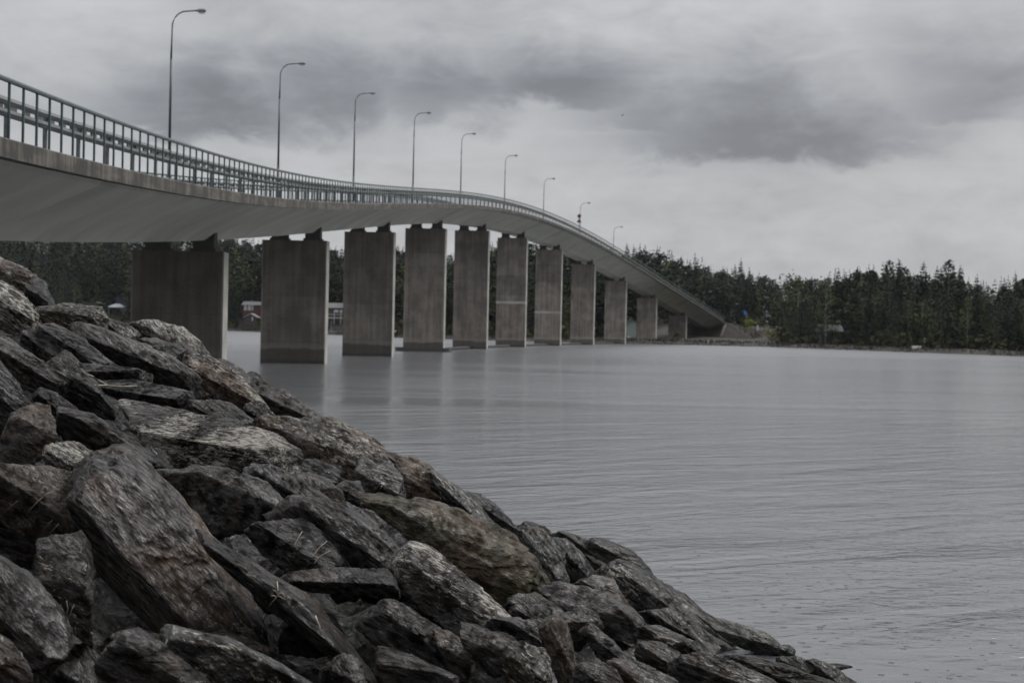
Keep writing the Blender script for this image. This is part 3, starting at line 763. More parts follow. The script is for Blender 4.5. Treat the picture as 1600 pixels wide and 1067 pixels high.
# trees that stand out on the skyline: (kind, pixel x, pixel y of the top, distance, label)
NAMED = [('spruce', 1158, 405, 476, 'tall dark spruce spiking above the wood beyond the bridge end'),
         ('spruce', 1149, 414, 480, 'thinner spruce close beside the tall dark spike beyond the bridge end'),
         ('spruce', 1171, 419, 474, 'short pointed spruce on the shoulder of the tall dark spike'),
         ('spruce', 980, 381, 430, 'spruce topping out just past the last small lamp on the descending deck'),
         ('spruce', 991, 384, 428, 'second pointed spruce beside the descending deck'),
         ('spruce', 1000, 382, 432, 'third pointed spruce beside the descending deck, its top split off'),
         ('spruce', 1026, 389, 432, 'broad dark tree on the hump of the wood behind the low bridge end'),
         ('spruce', 1086, 397, 440, 'conical tree where the hump of the wood starts to fall'),
         ('spruce', 1405, 406, 292, 'highest spruce of the wood above the small grey-roofed cabin'),
         ('pine', 1388, 411, 296, 'rounded dark tree beside the highest spruce above the cabin'),
         ('spruce', 1443, 409, 284, 'isolated narrow spruce with sky gaps on both sides'),
         ('spruce', 1464, 417, 282, 'slim bare-sided spruce with a dead crooked branch showing against sky'),
         ('pine', 1483, 409, 279, 'bushy flat-topped pine high on the skyline of the wood'),
         ('spruce', 1501, 415, 277, 'spruce at the edge of the bushy flat-topped pine'),
         ('spruce', 1527, 430, 272, 'lower spruce in the dip of the skyline'),
         ('spruce', 1587, 424, 262, 'pointed spruce close to where the wood leaves the picture'),
         ('spruce', 1310, 420, 306, 'spruce poking up among paler birches left of the cabin'),
         ('spruce', 1340, 416, 300, 'spruce on the rising skyline directly over the cabin')]
placed = []
for k_, x_, ty, Y_, lb in NAMED:
    X_, Y_, h_ = top_h(x_, ty, Y_); plant_tree(k_, X_, Y_, h_, lb, 'trees standing out on the far skyline'); placed.append((X_, Y_))
NEARB = [('birch', 1444, 462, 266, 'loose yellow-green birch standing in front of dark spruces near a white post'),
         ('birch', 1292, 440, 292, 'pale birch rising over the small grey-roofed cabin'),
         ('birch', 1226, 430, 326, 'light birch among spruces behind the grassy road embankment'),
         ('birch', 1512, 470, 250, 'olive birch with drooping crown in the darkest stretch of the wood'),
         ('birch', 1248, 436, 318, 'thin light birch just inside the wood past the embankment')]
for k_, x_, ty, Y_, lb in NEARB:
    X_, Y_, h_ = top_h(x_, ty, Y_); plant_tree(k_, X_, Y_, h_, lb, 'pale birches in front of the far wood'); placed.append((X_, Y_))

# top of the wood along the picture: pixel x -> pixel y, used as the height of the wood there
SKX = [-300, 0, 200, 380, 420, 540, 600, 640, 700, 720, 760, 810, 880, 960, 1000, 1040, 1075, 1110, 1140, 1200, 1260, 1320, 1400, 1450, 1490, 1520, 1560, 1600, 1900]
SKY_ = [318, 328, 340, 371, 376, 388, 384, 392, 396, 392, 386, 372, 385, 396, 388, 394, 402, 416, 424, 430, 434, 424, 414, 424, 416, 436, 436, 430, 440]
TREE_LAB = {('spruce', 0): 'dark spruce in the dense wood on the far bank behind the bridge piers',
            ('pine', 0): 'round-crowned pine in the dense wood on the far bank behind the bridge piers',
            ('birch', 0): 'yellow-green birch in the wood on the far bank behind the bridge piers',
            ('spruce', 1): 'dark spruce in the dense wood beyond the low end of the bridge',
            ('pine', 1): 'round-crowned pine in the dense wood beyond the low end of the bridge',
            ('birch', 1): 'yellow-green birch in the wood beyond the low end of the bridge'}
axis_pts = np.array([bp(i, 0, absz=0)[:2] for i in np.arange(8, 14.6, .1)])
CLEAR = []           # pixel windows kept open in front of buildings: (x0, x1, nearest distance that may hold trees)
cand = []
tries = 0
cell = {}
while tries < 60000 and len(cand) < 3200:
    tries += 1
    azx = random.uniform(-.44, .42)
    Y = random.uniform(225, 640); X = azx * Y
    d = float(land_d(np.array(X), np.array(Y)))
    if d < 6.5 or d > 175 or random.random() > math.exp(-d / 90): continue
    if np.min(np.hypot(axis_pts[:, 0] - X, axis_pts[:, 1] - Y)) < (15 if Y < 440 else 6): continue
    px = 800 + FPX * X / Y
    if d < 24 and (365 < px < 420 or 505 < px < 545 or 120 < px < 205 or 972 < px < 1000 or 1270 < px < 1330): continue
    if d < 16 and X < 40 and random.random() < .55: continue
    if 1070 < px < 1222 and Y < 400: continue
    key = (int(X / 2.3), int(Y / 2.3))
    if key in cell: continue
    cell[key] = 1
    cand.append((d, X, Y, px))
for k in range(90):
    Y = random.uniform(398, 480); px = random.uniform(1112, 1262); X = (px - 800) / FPX * Y
    if np.min(np.hypot(axis_pts[:, 0] - X, axis_pts[:, 1] - Y)) < 9: continue
    cand.append((float(land_d(np.array(X), np.array(Y))), X, Y, px))
cand.sort(); print('TREES', len(cand), 'at d', cand[250][0])
specs = []
for (d, X, Y, px) in cand:
    ty = np.interp(px, SKX, SKY_)
    ph = at(px, ty, Y)[2] - float(land_h(X, Y))
    hmax = np.clip(ph, 6.5, 26)
    u = random.random()
    front = d < 26
    if px > 1130: kind = 'birch' if u < (.22 if front else .09) else ('spruce' if u < .62 else 'pine')
    else: kind = 'birch' if u < (.20 if front else .09) else ('spruce' if u < .56 else 'pine')
    f = random.uniform(.66, 1.03) if d > 22 else random.uniform(.40, .88)
    f *= {'spruce': 1.0, 'pine': .90, 'birch': .80}[kind]
    specs.append((kind, X, Y, min(hmax * f, 24), px))
N_IND = 300 - len(NAMED) - len(NEARB)
for (kind, X, Y, h, px) in specs[:N_IND * 1]:
    side = 1 if px > 1130 else 0
    plant_tree(kind, X, Y, h, TREE_LAB[(kind, side)], f'{kind} trees of the far wood ' + ('beyond the low end of the bridge' if side else 'behind the bridge piers'))
# the rest of the wood, deeper in, reads as one mass
lods = {k: [tree_mesh(k, 300 + q, .55) for q in range(3)] for k in ('spruce', 'pine', 'birch')}
for kind in ('spruce', 'pine', 'birch'):
    VV = []; FF = []; b = 0
    for (k2, X, Y, h, px) in specs[N_IND:]:
        if k2 != kind: continue
        tr, V, F = random.choice(lods[kind]); s_ = h / TREE_H[kind]; a = random.uniform(0, 6.28)
        Rz = np.array([[math.cos(a), -math.sin(a), 0], [math.sin(a), math.cos(a), 0], [0, 0, 1]])
        VV.append((V * s_ * 1.04) @ Rz.T + (X, Y, float(land_h(X, Y)) - .1)); FF.append(F + b); b += len(V)
    if VV: link('forest', mesh_np('forest', np.concatenate(VV), np.concatenate(FF)), LEAF[kind], kind='stuff')

# shrubs along the water and on the embankment
def shrub(x, y, Y, size, label, mat, group=None, pos=None):
    p = at(x, y, Y) if pos is None else pos; r = np.random.default_rng(int(x * 7 + y)); V = []; F = []
    st = MB()
    for k in range(9):
        c = r.normal(size=3) * size * np.array((.34, .34, .26)) + np.array((0, 0, size * .55))
        st.tube([(0, 0, -.2), tuple(c)], [.04, .015], 4)
        for q in range(46):
            p_ = c + r.normal(size=3) * size * .20; d = r.normal(size=3); d /= np.linalg.norm(d)
            s_ = np.cross(d, (.3, .2, 1)); s_ /= np.linalg.norm(s_); L = size * r.uniform(.09, .17); b = len(V)
            V.extend([p_, p_ + d * L * .5 + s_ * L * .35, p_ + d * L, p_ + d * L * .5 - s_ * L * .35]); F.append((b, b + 1, b + 2, b + 3))
    X, Yy = p[0], p[1]
    gz = float(land_h(X, Yy)) if pos is None else p[2]
    t_ = thing('shrub', label, 'shrub', (X, Yy, gz), group)
    st.obj('stem', BARK, t_); link('crown', mesh_np('crown', np.array(V), np.array(F)), mat, t_)
LIME = mat_leaf('lime_leaves', (.17, .19, .055), (.25, .255, .08))
OLIVE = mat_leaf('olive_leaves', (.055, .062, .026), (.10, .10, .045))
shrub(1157, 512, 372, 3.2, 'yellow-green bush below the blue sign on the embankment', LIME, pos=bp(11.42, 7.2, absz=float(zt(11.42)) - 1.2))
shrub(1206, 521, 338, 3.2, 'bright green bush at the foot of the embankment by the wood', LIME)
shrub(1218, 524, 335, 2.6, 'darker green bush against the bright one at the embankment foot', OLIVE)
shrub(1522, 536, 250, 1.7, 'low olive bush on the shore in front of the darkest trees', OLIVE)
shrub(1560, 535, 246, 1.8, 'grey-green bush on the shore near the second white post', OLIVE)
shrub(1412, 536, 266, 1.6, 'small brown-green bush just inland of the pale upturned boat', OLIVE)
shrub(1240, 535, 304, 1.6, 'low bush at the water between embankment and cabin', OLIVE)
shrub(403, 502, 478, 2.6, 'olive bush before the dark boathouse in the first pier gap', OLIVE)
shrub(640, 517, 352, 2.2, 'low olive bush on the bank seen between the third and fourth piers', OLIVE)
shrub(1056, 525, 332, 2.4, 'olive bush on the bank under the low deck between the last piers', OLIVE)

V = []; F = []; b = 0
for k in range(2600):
    X = rng.uniform(-190, 125); Y = float(shore_y(X)) + 5.0 + abs(rng.normal()) * 11
    if np.min(np.hypot(axis_pts[:, 0] - X, axis_pts[:, 1] - Y)) < 13: continue
    px_ = 800 + FPX * X / Y
    if 1070 < px_ < 1215 and Y < 395: continue
    dd = float(land_d(np.array(X), np.array(Y)))
    if dd < 5 or (dd < 16 and (365 < px_ < 420 or 505 < px_ < 545 or 120 < px_ < 205)): continue
    z = float(land_h(X, Y)); hh = rng.uniform(.8, 3.2)
    c = np.array((X, Y, z)) + rng.normal(size=(26, 3)) * (.8, .8, .34 * hh) + (0, 0, hh * .5)
    d = rng.normal(size=(26, 3)); s_ = np.cross(d, rng.normal(size=(26, 3))); d *= .28; s_ *= .14
    V.append(np.stack([c - d, c + s_, c + d, c - s_], 1).reshape(-1, 3)); F.append(np.arange(104).reshape(26, 4) + b); b += 104
link('undergrowth', mesh_np('undergrowth', np.concatenate(V), np.concatenate(F)), mat_leaf('undergrowth_leaves', (.018, .022, .011), (.050, .048, .026)), kind='stuff')

# shoreline boulders and dry grass: far too small to count
V = []; F = []; b = 0
me_i = bmesh.new(); bmesh.ops.create_icosphere(me_i, subdivisions=1, radius=1); iv = np.array([v.co[:] for v in me_i.verts]); iff = np.array([[v.index for v in f.verts] for f in me_i.faces]); me_i.free()
for k in range(1500):
    X = rng.uniform(-140, 125); Y = float(shore_y(X)) + rng.normal() * .9 - .3 + (rng.uniform(0, 30) if rng.random() < .12 else 0); s_ = abs(rng.normal()) * .22 + .14
    V.append(iv * (s_ * rng.uniform(.7, 1.4), s_ * rng.uniform(.7, 1.4), s_ * rng.uniform(.4, .9)) * (1 + .2 * rng.normal(size=(len(iv), 1))) + (X, Y, max(float(land_h(X, Y)), -.1))); F.append(iff + b); b += len(iv)
link('shore_stones', mesh_np('shore_stones', np.concatenate(V), np.concatenate(F)), mat_simple('shore_stone', (.032, .030, .027), .85, var=.5, scale=.7), kind='stuff')
V = []; F = []; b = 0
for k in range(9000):
    if k < 5000:
        X = rng.uniform(-140, 120); Y = float(shore_y(X)) + 1.4 + abs(rng.normal()) * 4; z = float(land_h(X, Y))
    else:
        i = rng.uniform(11.0, 13.5); o = rng.choice((-1, 1)) * rng.uniform(6.3, 17); q = bp(i, o, absz=0); X, Y = q[0], q[1]; z = float(zt(i)) - .1 - (abs(o) - 6) * .62
        if z < .3: continue
    h = rng.uniform(.25, .8); a = rng.uniform(0, 6.28); w_ = .16; lx, ly = rng.normal(size=2) * .22
    V += [(X - math.cos(a) * w_, Y - math.sin(a) * w_, z - .1), (X + math.cos(a) * w_, Y + math.sin(a) * w_, z - .1), (X + lx, Y + ly, z + h)]; F.append((b, b + 1, b + 2)); b += 3
link('dry_grass', mesh_np('dry_grass', np.array(V), np.array(F)), mat_simple('dry_grass', (.040, .031, .022), .9, var=.5, scale=.3), kind='stuff')

# ------------------------------------------------------------------ houses, boats and small things on the far bank
RED = mat_simple('falu_red_boards', (.050, .016, .014), .85); DARKW = mat_simple('dark_boards', (.035, .030, .028), .85); WHITE = mat_simple('white_paint', (.40, .40, .39), .6, var=.1)
ROOFM = mat_simple('grey_roof', (.075, .078, .082), .7, var=.25, scale=1.2); TENT = mat_simple('white_canvas', (.62, .64, .66), .6, var=.06); GLASSM = mat_simple('window_glass', (.30, .32, .34), .12, var=.1); BLUEW = mat_simple('blue_grey_boards', (.07, .085, .12), .8)
def house(name, label, x, y, Y, w_, d_, h_, roof_h, wall, roof, wins=(), cat='house', gable_front=True, rz=0.0, eave=.4, zoff=0.0):
    p = at(x, y, Y); t_ = thing(name, label, cat, (p[0], Y, p[2] + zoff), rz=rz)
    mb = MB(); mb.box(-w_ / 2, w_ / 2, 0, d_, -1.2, h_)
    if gable_front: mb.add([(-w_ / 2, 0, h_), (w_ / 2, 0, h_), (0, 0, h_ + roof_h), (-w_ / 2, d_, h_), (w_ / 2, d_, h_), (0, d_, h_ + roof_h)], [(0, 1, 2), (5, 4, 3)])
    mb.obj('wall', wall, t_)
    mb = MB(); e = eave
    if gable_front:
        sl = roof_h / (w_ / 2)
        for s_ in (-1, 1):
            a = (0, h_ + roof_h + .05); b_ = (s_ * (w_ / 2 + e), h_ - sl * e + .05)
            mb.add([(a[0], -e, a[1]), (b_[0], -e, b_[1]), (b_[0], d_ + e, b_[1]), (a[0], d_ + e, a[1]), (a[0], -e, a[1] + .16), (b_[0], -e, b_[1] + .16), (b_[0], d_ + e, b_[1] + .16), (a[0], d_ + e, a[1] + .16)],
                   [(3, 2, 1, 0), (4, 5, 6, 7), (0, 1, 5, 4), (1, 2, 6, 5), (2, 3, 7, 6), (3, 0, 4, 7)])
    else:
        mb.add([(-w_ / 2 - e, -e, h_ - .1), (w_ / 2 + e, -e, h_ - .1), (w_ / 2 + e, d_ / 2, h_ + roof_h), (-w_ / 2 - e, d_ / 2, h_ + roof_h), (-w_ / 2 - e, d_ + e, h_ - .1), (w_ / 2 + e, d_ + e, h_ - .1),
                (-w_ / 2 - e, -e, h_ - .22), (w_ / 2 + e, -e, h_ - .22), (w_ / 2 + e, d_ + e, h_ - .22), (-w_ / 2 - e, d_ + e, h_ - .22)],
               [(0, 1, 2, 3), (3, 2, 5, 4), (6, 9, 8, 7), (0, 6, 7, 1), (1, 7, 8, 5), (5, 8, 9, 4), (4, 9, 6, 0), (0, 3, 4), (1, 5, 2)])
    mb.obj('roof', roof, t_)
    for (wx, wz, ww, wh) in wins:
        f = MB().box(wx - ww / 2, wx + ww / 2, -.06, .0, wz, wz + wh).obj('window', WHITE, t_)
        MB().box(wx - ww / 2 + .1, wx + ww / 2 - .1, -.075, -.061, wz + .1, wz + wh - .1).obj('pane', GLASSM, f)
    return t_
house('red_house', 'dark red house with tall white windows behind the boathouse', 395, 489, 492, 7.0, 6, 2.8, 1.2, RED, ROOFM, ((-2.6, .9, .8, 1.7), (-1.2, .9, 1.1, 1.7), (-.1, .9, .4, 1.7)), 'house', False)
house('boathouse', 'dark boathouse with pale eaves at the water in the first pier gap', 391.5, 502, 484, 4.4, 6, 1.3, 1.2, DARKW, mat_simple('pale_eaves', (.30, .30, .29), .7), ((.6, .2, .5, 1.4),), 'boathouse', True)
house('dark_house', 'dark house with bright windows between the second and third piers', 522, 500, 412, 6.5, 6, 3.6, 1.4, DARKW, ROOFM, ((.6, 2.2, 1.2, .8), (2.0, 2.2, .7, .8)), 'house', False)
mb = MB(); pz = at(522, 502, 409)
vr = thing('veranda', 'pale railed veranda of posts before the dark house', 'veranda', (pz[0], 409, pz[2]))
MB().box(-4, 4, 0, 2.2, .9, 1.1).obj('floor_deck', WHITE, vr); MB().box(-4, 4, -.03, .03, 1.9, 2.0).obj('handrail', WHITE, vr)
for q in range(5): MB().box(-3.9 + q * 1.9, -3.75 + q * 1.9, -.05, .1, -.8, 3.0).obj('post', WHITE, vr)
house('cabin', 'small brown cabin with a worn grey roof at the foot of the wood', 1299, 531, 293, 4.2, 4, 1.9, 1.2, mat_simple('black_brown_boards', (.020, .017, .015), .9), mat_simple('worn_roof', (.055, .058, .062), .8, var=.3, scale=1.0), ((-1.2, .8, .5, .5),), 'cabin', False)
house('shed', 'pale green shed with bright gable seen between two low piers', 987, 519, 336, 2.2, 3, 2.3, .7, mat_simple('pale_green_boards', (.30, .36, .33), .8), ROOFM, ((0, .6, .6, .7),), 'shed', True)
house('blue_grey_house', 'blue-grey house half hidden by trees beside the widest pier', 192, 484, 545, 5.5, 5, 4.2, 2.0, BLUEW, mat_simple('slate_blue_roof', (.11, .125, .16), .7), (), 'house', True)
house('white_cottage', 'low dark cottage with two white windows left of the party tent', 140, 488, 548, 6.5, 4, 2.8, 1.2, DARKW, DARKW, ((-1.4, .9, 1.5, 1.6), (1.5, .9, 1.5, 1.6)), 'cottage', False)
house('boat_shed', 'open dark boat shed with pale barge boards between the fourth and fifth piers', 702, 522, 352, 4.4, 5, 2.8, 1.2, DARKW, WHITE, ((.2, .2, .18, 2.4),), 'shed', True)
# party tent
p = at(181, 489, 540); tt_ = thing('party_tent', 'white party tent with a pitched canopy on the far bank', 'tent', (p[0], 540, p[2]))
MB().add([(-2.9, 0, 2.4), (2.9, 0, 2.4), (2.9, 4, 2.4), (-2.9, 4, 2.4), (-.8, 2, 3.6), (.8, 2, 3.6), (-2.9, 0, 2.1), (2.9, 0, 2.1), (2.9, 4, 2.1), (-2.9, 4, 2.1)],
         [(0, 1, 5, 4), (2, 3, 4, 5), (1, 2, 5), (3, 0, 4), (0, 6, 7, 1), (1, 7, 8, 2), (2, 8, 9, 3), (3, 9, 6, 0)]).obj('canopy', TENT, tt_)
for sx in (-2.8, 2.8):
    for sy in (.1, 3.9): MB().box(sx - .05, sx + .05, sy - .05, sy + .05, -.6, 2.4).obj('leg', WHITE, tt_)
MB().box(.8, 2.7, 3.85, 3.9, .6, 2.1).obj('side_sheet', mat_simple('grey_canvas', (.30, .34, .36), .7), tt_)
p = at(157, 474, 545)
tp2 = thing('tarpaulin', 'small pale tarpaulin roof sloping beside the party tent', 'tarpaulin', (p[0], 545, p[2] - 2.4))
MB().add([(-1.6, 0, 3.0), (1.5, 0, 2.3), (1.5, 2, 2.3), (-1.6, 2, 3.0), (-1.6, 0, 2.85), (1.5, 0, 2.15), (1.5, 2, 2.15), (-1.6, 2, 2.85)], [(0, 1, 2, 3), (7, 6, 5, 4), (0, 4, 5, 1), (1, 5, 6, 2), (2, 6, 7, 3), (3, 7, 4, 0)]).obj('sheet', TENT, tp2)
for sx in (-1.5, 1.4): MB().box(sx - .04, sx + .04, .05, .15, -.6, 2.4).obj('leg', WHITE, tp2)
# boats
def boat(label, x, y, Y, L, mat, mast=False, rz=0.0, upside=False, zoff=0.0):
    p = at(x, y, Y); t_ = thing('rowing_boat' if not mast else 'sailing_dinghy', label, 'boat', (p[0], Y, p[2] + zoff), rz=rz)
    V = []; F = []; n = 9
    for k in range(n):
        u = k / (n - 1); wd = .55 * (math.sin(math.pi * min(1, .22 + u * .78)) ** .6) * (1 if u < .97 else .15); zk = .10 + .25 * max(0, u - .7)
        x_ = (u - .5) * L
        V += [(x_, -wd, .55 + .2 * u * u), (x_, -wd * .6, zk * .5), (x_, 0, 0 + zk * .3), (x_, wd * .6, zk * .5), (x_, wd, .55 + .2 * u * u)]
    for k in range(n - 1):
        for q in range(4): F.append((k * 5 + q, k * 5 + q + 1, (k + 1) * 5 + q + 1, (k + 1) * 5 + q))
    F.append((0, 1, 2, 3, 4)); 
    if upside: V = [(a, b_, .75 - c) for a, b_, c in V]
    link('hull', mesh_np('hull', V, F, True), mat, t_)
    for u in (-.15, .2): MB().box(u * L - .12, u * L + .12, -.45, .45, .38, .42).obj('thwart', mat, t_)
    if mast: MB().tube([(.3, 0, .2), (.3, 0, 3.2)], .04, 6).obj('mast', WHITE, t_)
    return t_
boat('white boat moored at the bank by the second pier, nearest that pier', 515.5, 520.5, 399, 1.9, WHITE, True, .3)
boat('white boat moored beside others between the second and third piers, middle one', 523, 521, 398, 1.7, WHITE, False, -.2)
boat('white boat moored beside the third pier, last of three', 532, 521, 397, 1.9, WHITE, False, .1)
boat('pale upturned boat lying on the shore in front of the wood', 1432, 546.5, 257, 1.9, mat_simple('worn_boat', (.22, .215, .20), .7), False, .05, True)
boat('pale boat stern showing beside the third pier at the waterline', 616, 521, 345, 1.6, mat_simple('pale_boat', (.45, .45, .42), .6), False, 1.1)
# posts, blue sign, pale stones
def post(label, x, y, Y, h, w_=.28):
    p = at(x, y, Y); t_ = thing('marker_post', label, 'post', (p[0], Y, p[2]))
    MB().box(-w_ / 2, w_ / 2, -w_ / 2, w_ / 2, -.8, h).obj('shaft', WHITE, t_); MB().box(-w_ * .6, w_ * .6, -w_ * .6, w_ * .6, h, h + .1).obj('cap', WHITE, t_)
post('white post standing on the shore above the upturned boat', 1445, 535, 262, .75)
post('small white post on the dark shore nearer the picture edge', 1533, 541.5, 250, .42, .25)
post('white post at the foot of the embankment under the wood', 1184, 511, 340, .4, .4)
p = at(1163, 503, 389); bs = thing('blue_sign', 'bright blue road sign turned aside above the yellow-green bush', 'road sign', (p[0], 389, 5.25))
BLUE = mat_simple('sign_blue', (.015, .12, .42), .4)
mb = MB(); mb.add([(x_, y_, z_) for y_ in (-.04, .02) for x_, z_ in ((-.35, 3.7), (.05, 3.85), (.62, 3.2), (.62, 2.6), (.25, 2.35), (-.1, 2.9))], [(5, 4, 3, 2, 1, 0), (6, 7, 8, 9, 10, 11)] + [(q, (q + 1) % 6, 6 + (q + 1) % 6, 6 + q) for q in range(6)]).obj('sign_plate', BLUE, bs)
MB().tube([(.2, .06, -1.5), (.2, .06, 3.2)], .05, 6).obj('post', POLE, bs)
def stone(label, x, y, Y, s_):
    p = at(x, y, Y); V = iv * (s_, s_ * .8, s_ * .6) * (1 + .12 * np.random.default_rng(int(x)).normal(size=(len(iv), 1)))
    o = link('stone', mesh_np('stone', V, iff), PALE, None, (p[0], Y, p[2])); o['label'] = label; o['category'] = 'stone'
stone('pale round stone lying at the foot of the abutment', 1106, 534.5, 312, .42)
stone('pale flat stone on the bank before the last low pier', 1044, 536.5, 314, .5)
stone('pale stone on the bank beside the ninth pier', 983, 527.5, 330, .6)
# bird
p = at(972, 181, 150); bd = thing('bird', 'tiny dark bird flying under the cloud', 'bird', tuple(p), rz=1.2)
mb = MB(); mb.tube([(-.24, 0, 0), (-.1, 0, .02), (.08, 0, .03), (.2, 0, .02), (.27, 0, .01)], [.015, .05, .06, .04, .012], 8)
b0 = len(mb.v)
for s_ in (-1, 1): mb.add([(.08, s_ * .03, .04), (.12, s_ * .22, .20), (.02, s_ * .44, .13), (-.05, s_ * .2, .16), (-.06, s_ * .03, .03)], [(0, 1, 3, 4), (1, 2, 3)])
mb.obj('body', mat_simple('bird_grey', (.10, .10, .10), .7), bd)

# ------------------------------------------------------------------ the near bank and its boulders
def bank_h(X, Y):
    X = np.asarray(X, float); Y = np.asarray(Y, float)
    toe = 2.7 - .311 * (Y - 11.5) - .03 * np.clip(Y - 24, 0, None) ** 2
    c_ = np.clip(.2 + .022 * (Y - 8), .12, .55)
    h = c_ * (toe - X)
    h = h * (1 - sstep(22, 34, Y))
    h = np.where(h > 4.2, 4.2 + .8 * np.tanh((h - 4.2) / .8), h)
    return np.where(h < 0, h * .9, h)
gx = np.arange(-15, 7, .10); gy = np.arange(2.5, 38, .10); GX, GY = np.meshgrid(gx, gy)
Pn = np.c_[GX.ravel(), GY.ravel(), np.zeros(GX.size)]
Hb = bank_h(GX, GY); Hb = Hb - .42 - .62 * np.clip(Hb / 1.4, 0, 1) + (fbm(Pn * 1.3, 3, .6) * .24 + np.abs(fbm(Pn * 3.1 + 7, 4, .6)) * .22).reshape(GX.shape)
Hb = np.maximum(Hb, -3)
nx_, ny_ = len(gx), len(gy); idx = np.arange(nx_ * ny_).reshape(ny_, nx_)
Fq = np.stack([idx[:-1, :-1], idx[:-1, 1:], idx[1:, 1:], idx[1:, :-1]], -1).reshape(-1, 4)
bk = link('bank', mesh_np('bank', np.c_[GX.ravel(), GY.ravel(), Hb.ravel()], Fq, True), ROCK, kind='structure')
bk['grain'] = 1.6; bk['grainsize'] = 1.2; bk['tone'] = .30; bk['lichen'] = .05; bk['rust'] = .25; bk['moss'] = .2

gx = np.arange(-60, 40, 1.0); gy = np.arange(-70, 3.4, .8); GX, GY = np.meshgrid(gx, gy)  # unseen land behind the camera, its rise added to block low sky light
toe_ = np.interp(GY, [-70, -20, -4, 3.4], [26, 14, 6.5, 5.2])
Hn = np.clip((toe_ - GX) * .32, -2.5, 1.0) + np.clip(-2.0 - GY, 0, 11) * .46 * sstep(10, 2, GX - toe_ + 8)
Hn = np.where(GX < -6, np.maximum(Hn, np.minimum((-6 - GX) * .5 + 1.0, 4.6)), Hn)
Hn = np.where(GY > 1.5, np.minimum(Hn, bank_h(GX, GY) - .5), Hn) + (fbm(np.c_[GX.ravel() * .5, GY.ravel() * .5, np.zeros(GX.size)], 5, .6) * .4).reshape(GX.shape)
nx_, ny_ = len(gx), len(gy); idx = np.arange(nx_ * ny_).reshape(ny_, nx_)
Fq = np.stack([idx[:-1, :-1], idx[:-1, 1:], idx[1:, 1:], idx[1:, :-1]], -1).reshape(-1, 4)
ns = link('unseen_near_shore', mesh_np('unseen_near_shore', np.c_[GX.ravel(), GY.ravel(), Hn.ravel()], Fq, True), ROCK, kind='structure')
ns['grain'] = 1.6; ns['grainsize'] = 1.0; ns['tone'] = .7; ns['lichen'] = .1; ns['rust'] = .3; ns['moss'] = .3

def bank_depth(px, py):
    r_ = pxray(px, py); Ys = np.arange(4.0, 33, .05)
    gap = CAM[2] + r_[2] * Ys - bank_h(r_[0] * Ys, Ys)
    hit = np.where(gap <= 0.0)[0]
    return float(Ys[hit[0]]) if len(hit) else float(Ys[int(np.argmin(gap + .015 * Ys))])

_ico = {}
def ico(l):
    if l not in _ico:
        bm = bmesh.new(); bmesh.ops.create_icosphere(bm, subdivisions=l, radius=1)
        _ico[l] = (np.array([v.co[:] for v in bm.verts]), np.array([[v.index for v in f.verts] for f in bm.faces], dtype=np.int32)); bm.free()
    return _ico[l]
VIEW = FWD
def camv(deg, tilt):
    a, b_ = R(deg), R(tilt)
    return -VIEW * math.cos(b_) + (RIGHT * math.cos(a) + UP * math.sin(a)) * math.sin(b_)
BANKN = np.array((.42, -.16, .89)); BANKN /= np.linalg.norm(BANKN)

